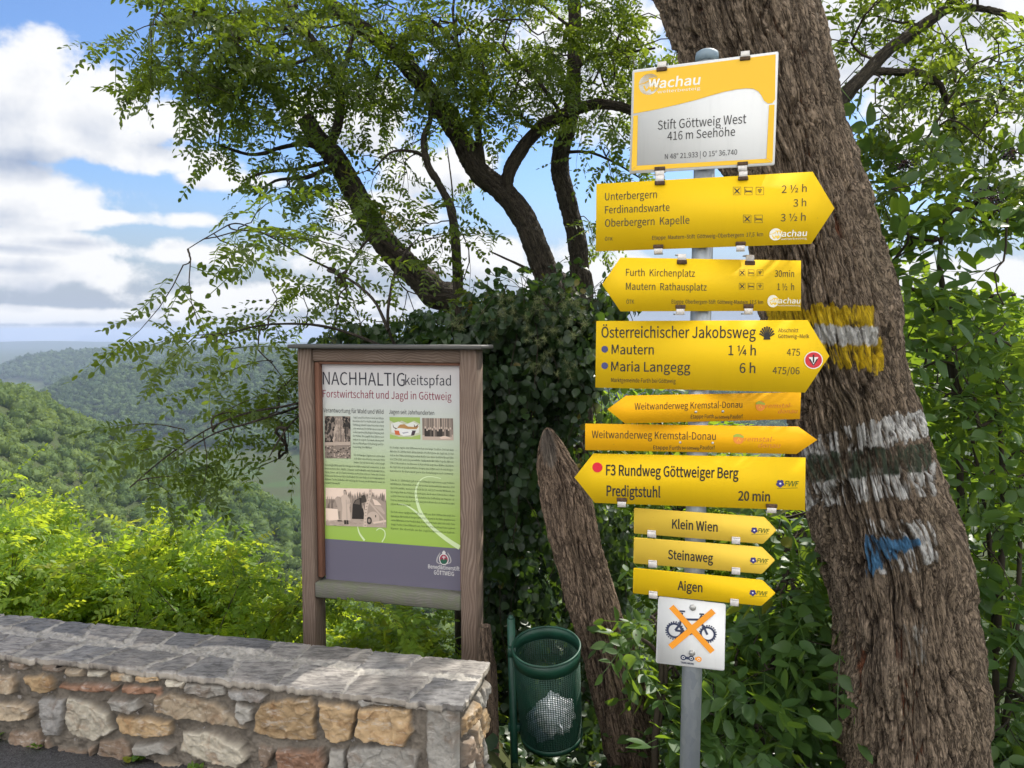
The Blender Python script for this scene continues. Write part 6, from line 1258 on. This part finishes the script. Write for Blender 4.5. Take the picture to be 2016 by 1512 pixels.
    for (u, v, y), nm in zip(spec, names):
        b = gz(U(u, 1200, y)); t = thing('robinia_shrub', b, 'bright sunlit robinia shrub beyond the wall ' + nm, 'shrub', 'robinia shrubs beyond the wall'); st, cr = MB(), MB(); P_, D_, N_ = [], [], []
        for k in range(13 if u < 600 else 10):
            tip = U(u + rng.normal() * 55, v + abs(rng.normal()) * 70 + (0 if k < 3 else rng.uniform(0, 130)), y + rng.normal() * .3); mid = (b + tip) / 2 + rng.normal(size=3) * .10; root = b + A([rng.normal() * .2, rng.normal() * .15, -.1])
            q = spline(A([root, mid, tip, tip + A([rng.normal() * .08, rng.normal() * .08, .03])]), 20); st.tube(q, np.linspace(.008, .0015, 20), 5, 0, False, rnd=.5)
            forks = [q]
            for _ in range(3):
                i = rng.integers(6, 17); e = q[i] + unit(rng.normal(size=3) + A([0, 0, .5])) * rng.uniform(.15, .4); s2 = spline(A([q[i], (q[i] + e) / 2 + A([0, 0, .03]), e]), 8); st.tube(s2, np.linspace(.004, .0012, 8), 4, 0, False, rnd=.5); forks.append(s2)
            for s2 in forks:
                n = int(len(s2) * 1.45); tt = rng.uniform(.25 if len(s2) > 10 else .1, 1, n) * (len(s2) - 1.001); i = tt.astype(int); p = s2[i] + (s2[i + 1] - s2[i]) * (tt - i)[:, None]; P_.append(p)
                d = unit(rng.normal(size=(n, 3)) * A([1, 1, .45]) + A([0, 0, .12])); D_.append(d); N_.append(unit(rng.normal(size=(n, 3)) * .45 + A([0, 0, 1])))
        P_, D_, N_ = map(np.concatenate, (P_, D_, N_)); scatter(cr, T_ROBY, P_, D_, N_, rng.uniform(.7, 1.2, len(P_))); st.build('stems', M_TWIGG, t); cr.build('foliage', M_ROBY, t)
    # weeds at the wall foot
    for (u, v, s, lab) in ((12, 1440, 1.0, 'small green weed at the foot of the wall at the left edge'), (268, 1500, .9, 'small broad-leaved weed at the foot of the wall under a red-brown stone'), (395, 1508, .7, 'tiny weed at the foot of the wall under the pale round stone'), (90, 1462, .5, 'tiny weed on the asphalt edge near the left edge')):
        d = ray(u, v); p = EYE + d * (-EYE[2] / d[2]); p = p - WY * max(0.0, (p - WO) @ WY + .03); t = MB(); n = int(16 * s) + 5; a = rng.random(n) * 2 * pi; D = np.stack([np.cos(a), np.sin(a), rng.uniform(.2, 1.3, n)], 1)
        scatter(t, [leaflet(.034, .022, True, .3)], p + rng.normal(size=(n, 3)) * .012 * A([1, .6, 0]) + A([0, 0, .01]), D, np.tile([0, 0, 1.0], (n, 1)) + rng.normal(size=(n, 3)) * .3, s * rng.uniform(.7, 1.3, n)); tag(t.build('weed', M_ELDY, None, origin=p), lab, 'weed', 'weeds along the wall')
build_shrubs()

def build_cover():
    n = 15000; x = rng.uniform(-.3, 3.6, n); y = rng.uniform(2.5, 5.2, n); k = (fbm(x * 2.2, y * 2.2, 95, 3) > .40) & ~((x < .05) & (y < 3.0)); x, y = x[k], y[k]; n = len(x); lv = MB()
    z = ground(x, y) + rng.uniform(.0, .12, n) * fbm(x * 3, y * 3, 96, 2); scatter(lv, T_IVY, np.stack([x, y, z], 1), unit(rng.normal(size=(n, 3)) * A([1, 1, .35])), unit(rng.normal(size=(n, 3)) * .4 + A([0, -.2, 1])), rng.uniform(.5, 1.2, n))
    tag(lv.build('ground_cover', M_IVY), kind='stuff')
build_cover()

# ------------------------------------------------------------------ air
def build_haze():
    m, g = material('air'); nd = g.n('ShaderNodeVolumePrincipled'); nd.inputs['Color'].default_value = (0.43, 0.53, 0.72, 1); nd.inputs['Density'].default_value = HAZE; nd.inputs['Anisotropy'].default_value = 0.0
    g.out(None, nd.outputs[0]); mb = MB(); mb.box((0, 6000, -85), (14000, 14000, 125)); o = mb.build('haze', m); tag(o, kind='stuff')
HAZE = 1.3e-4
build_haze()
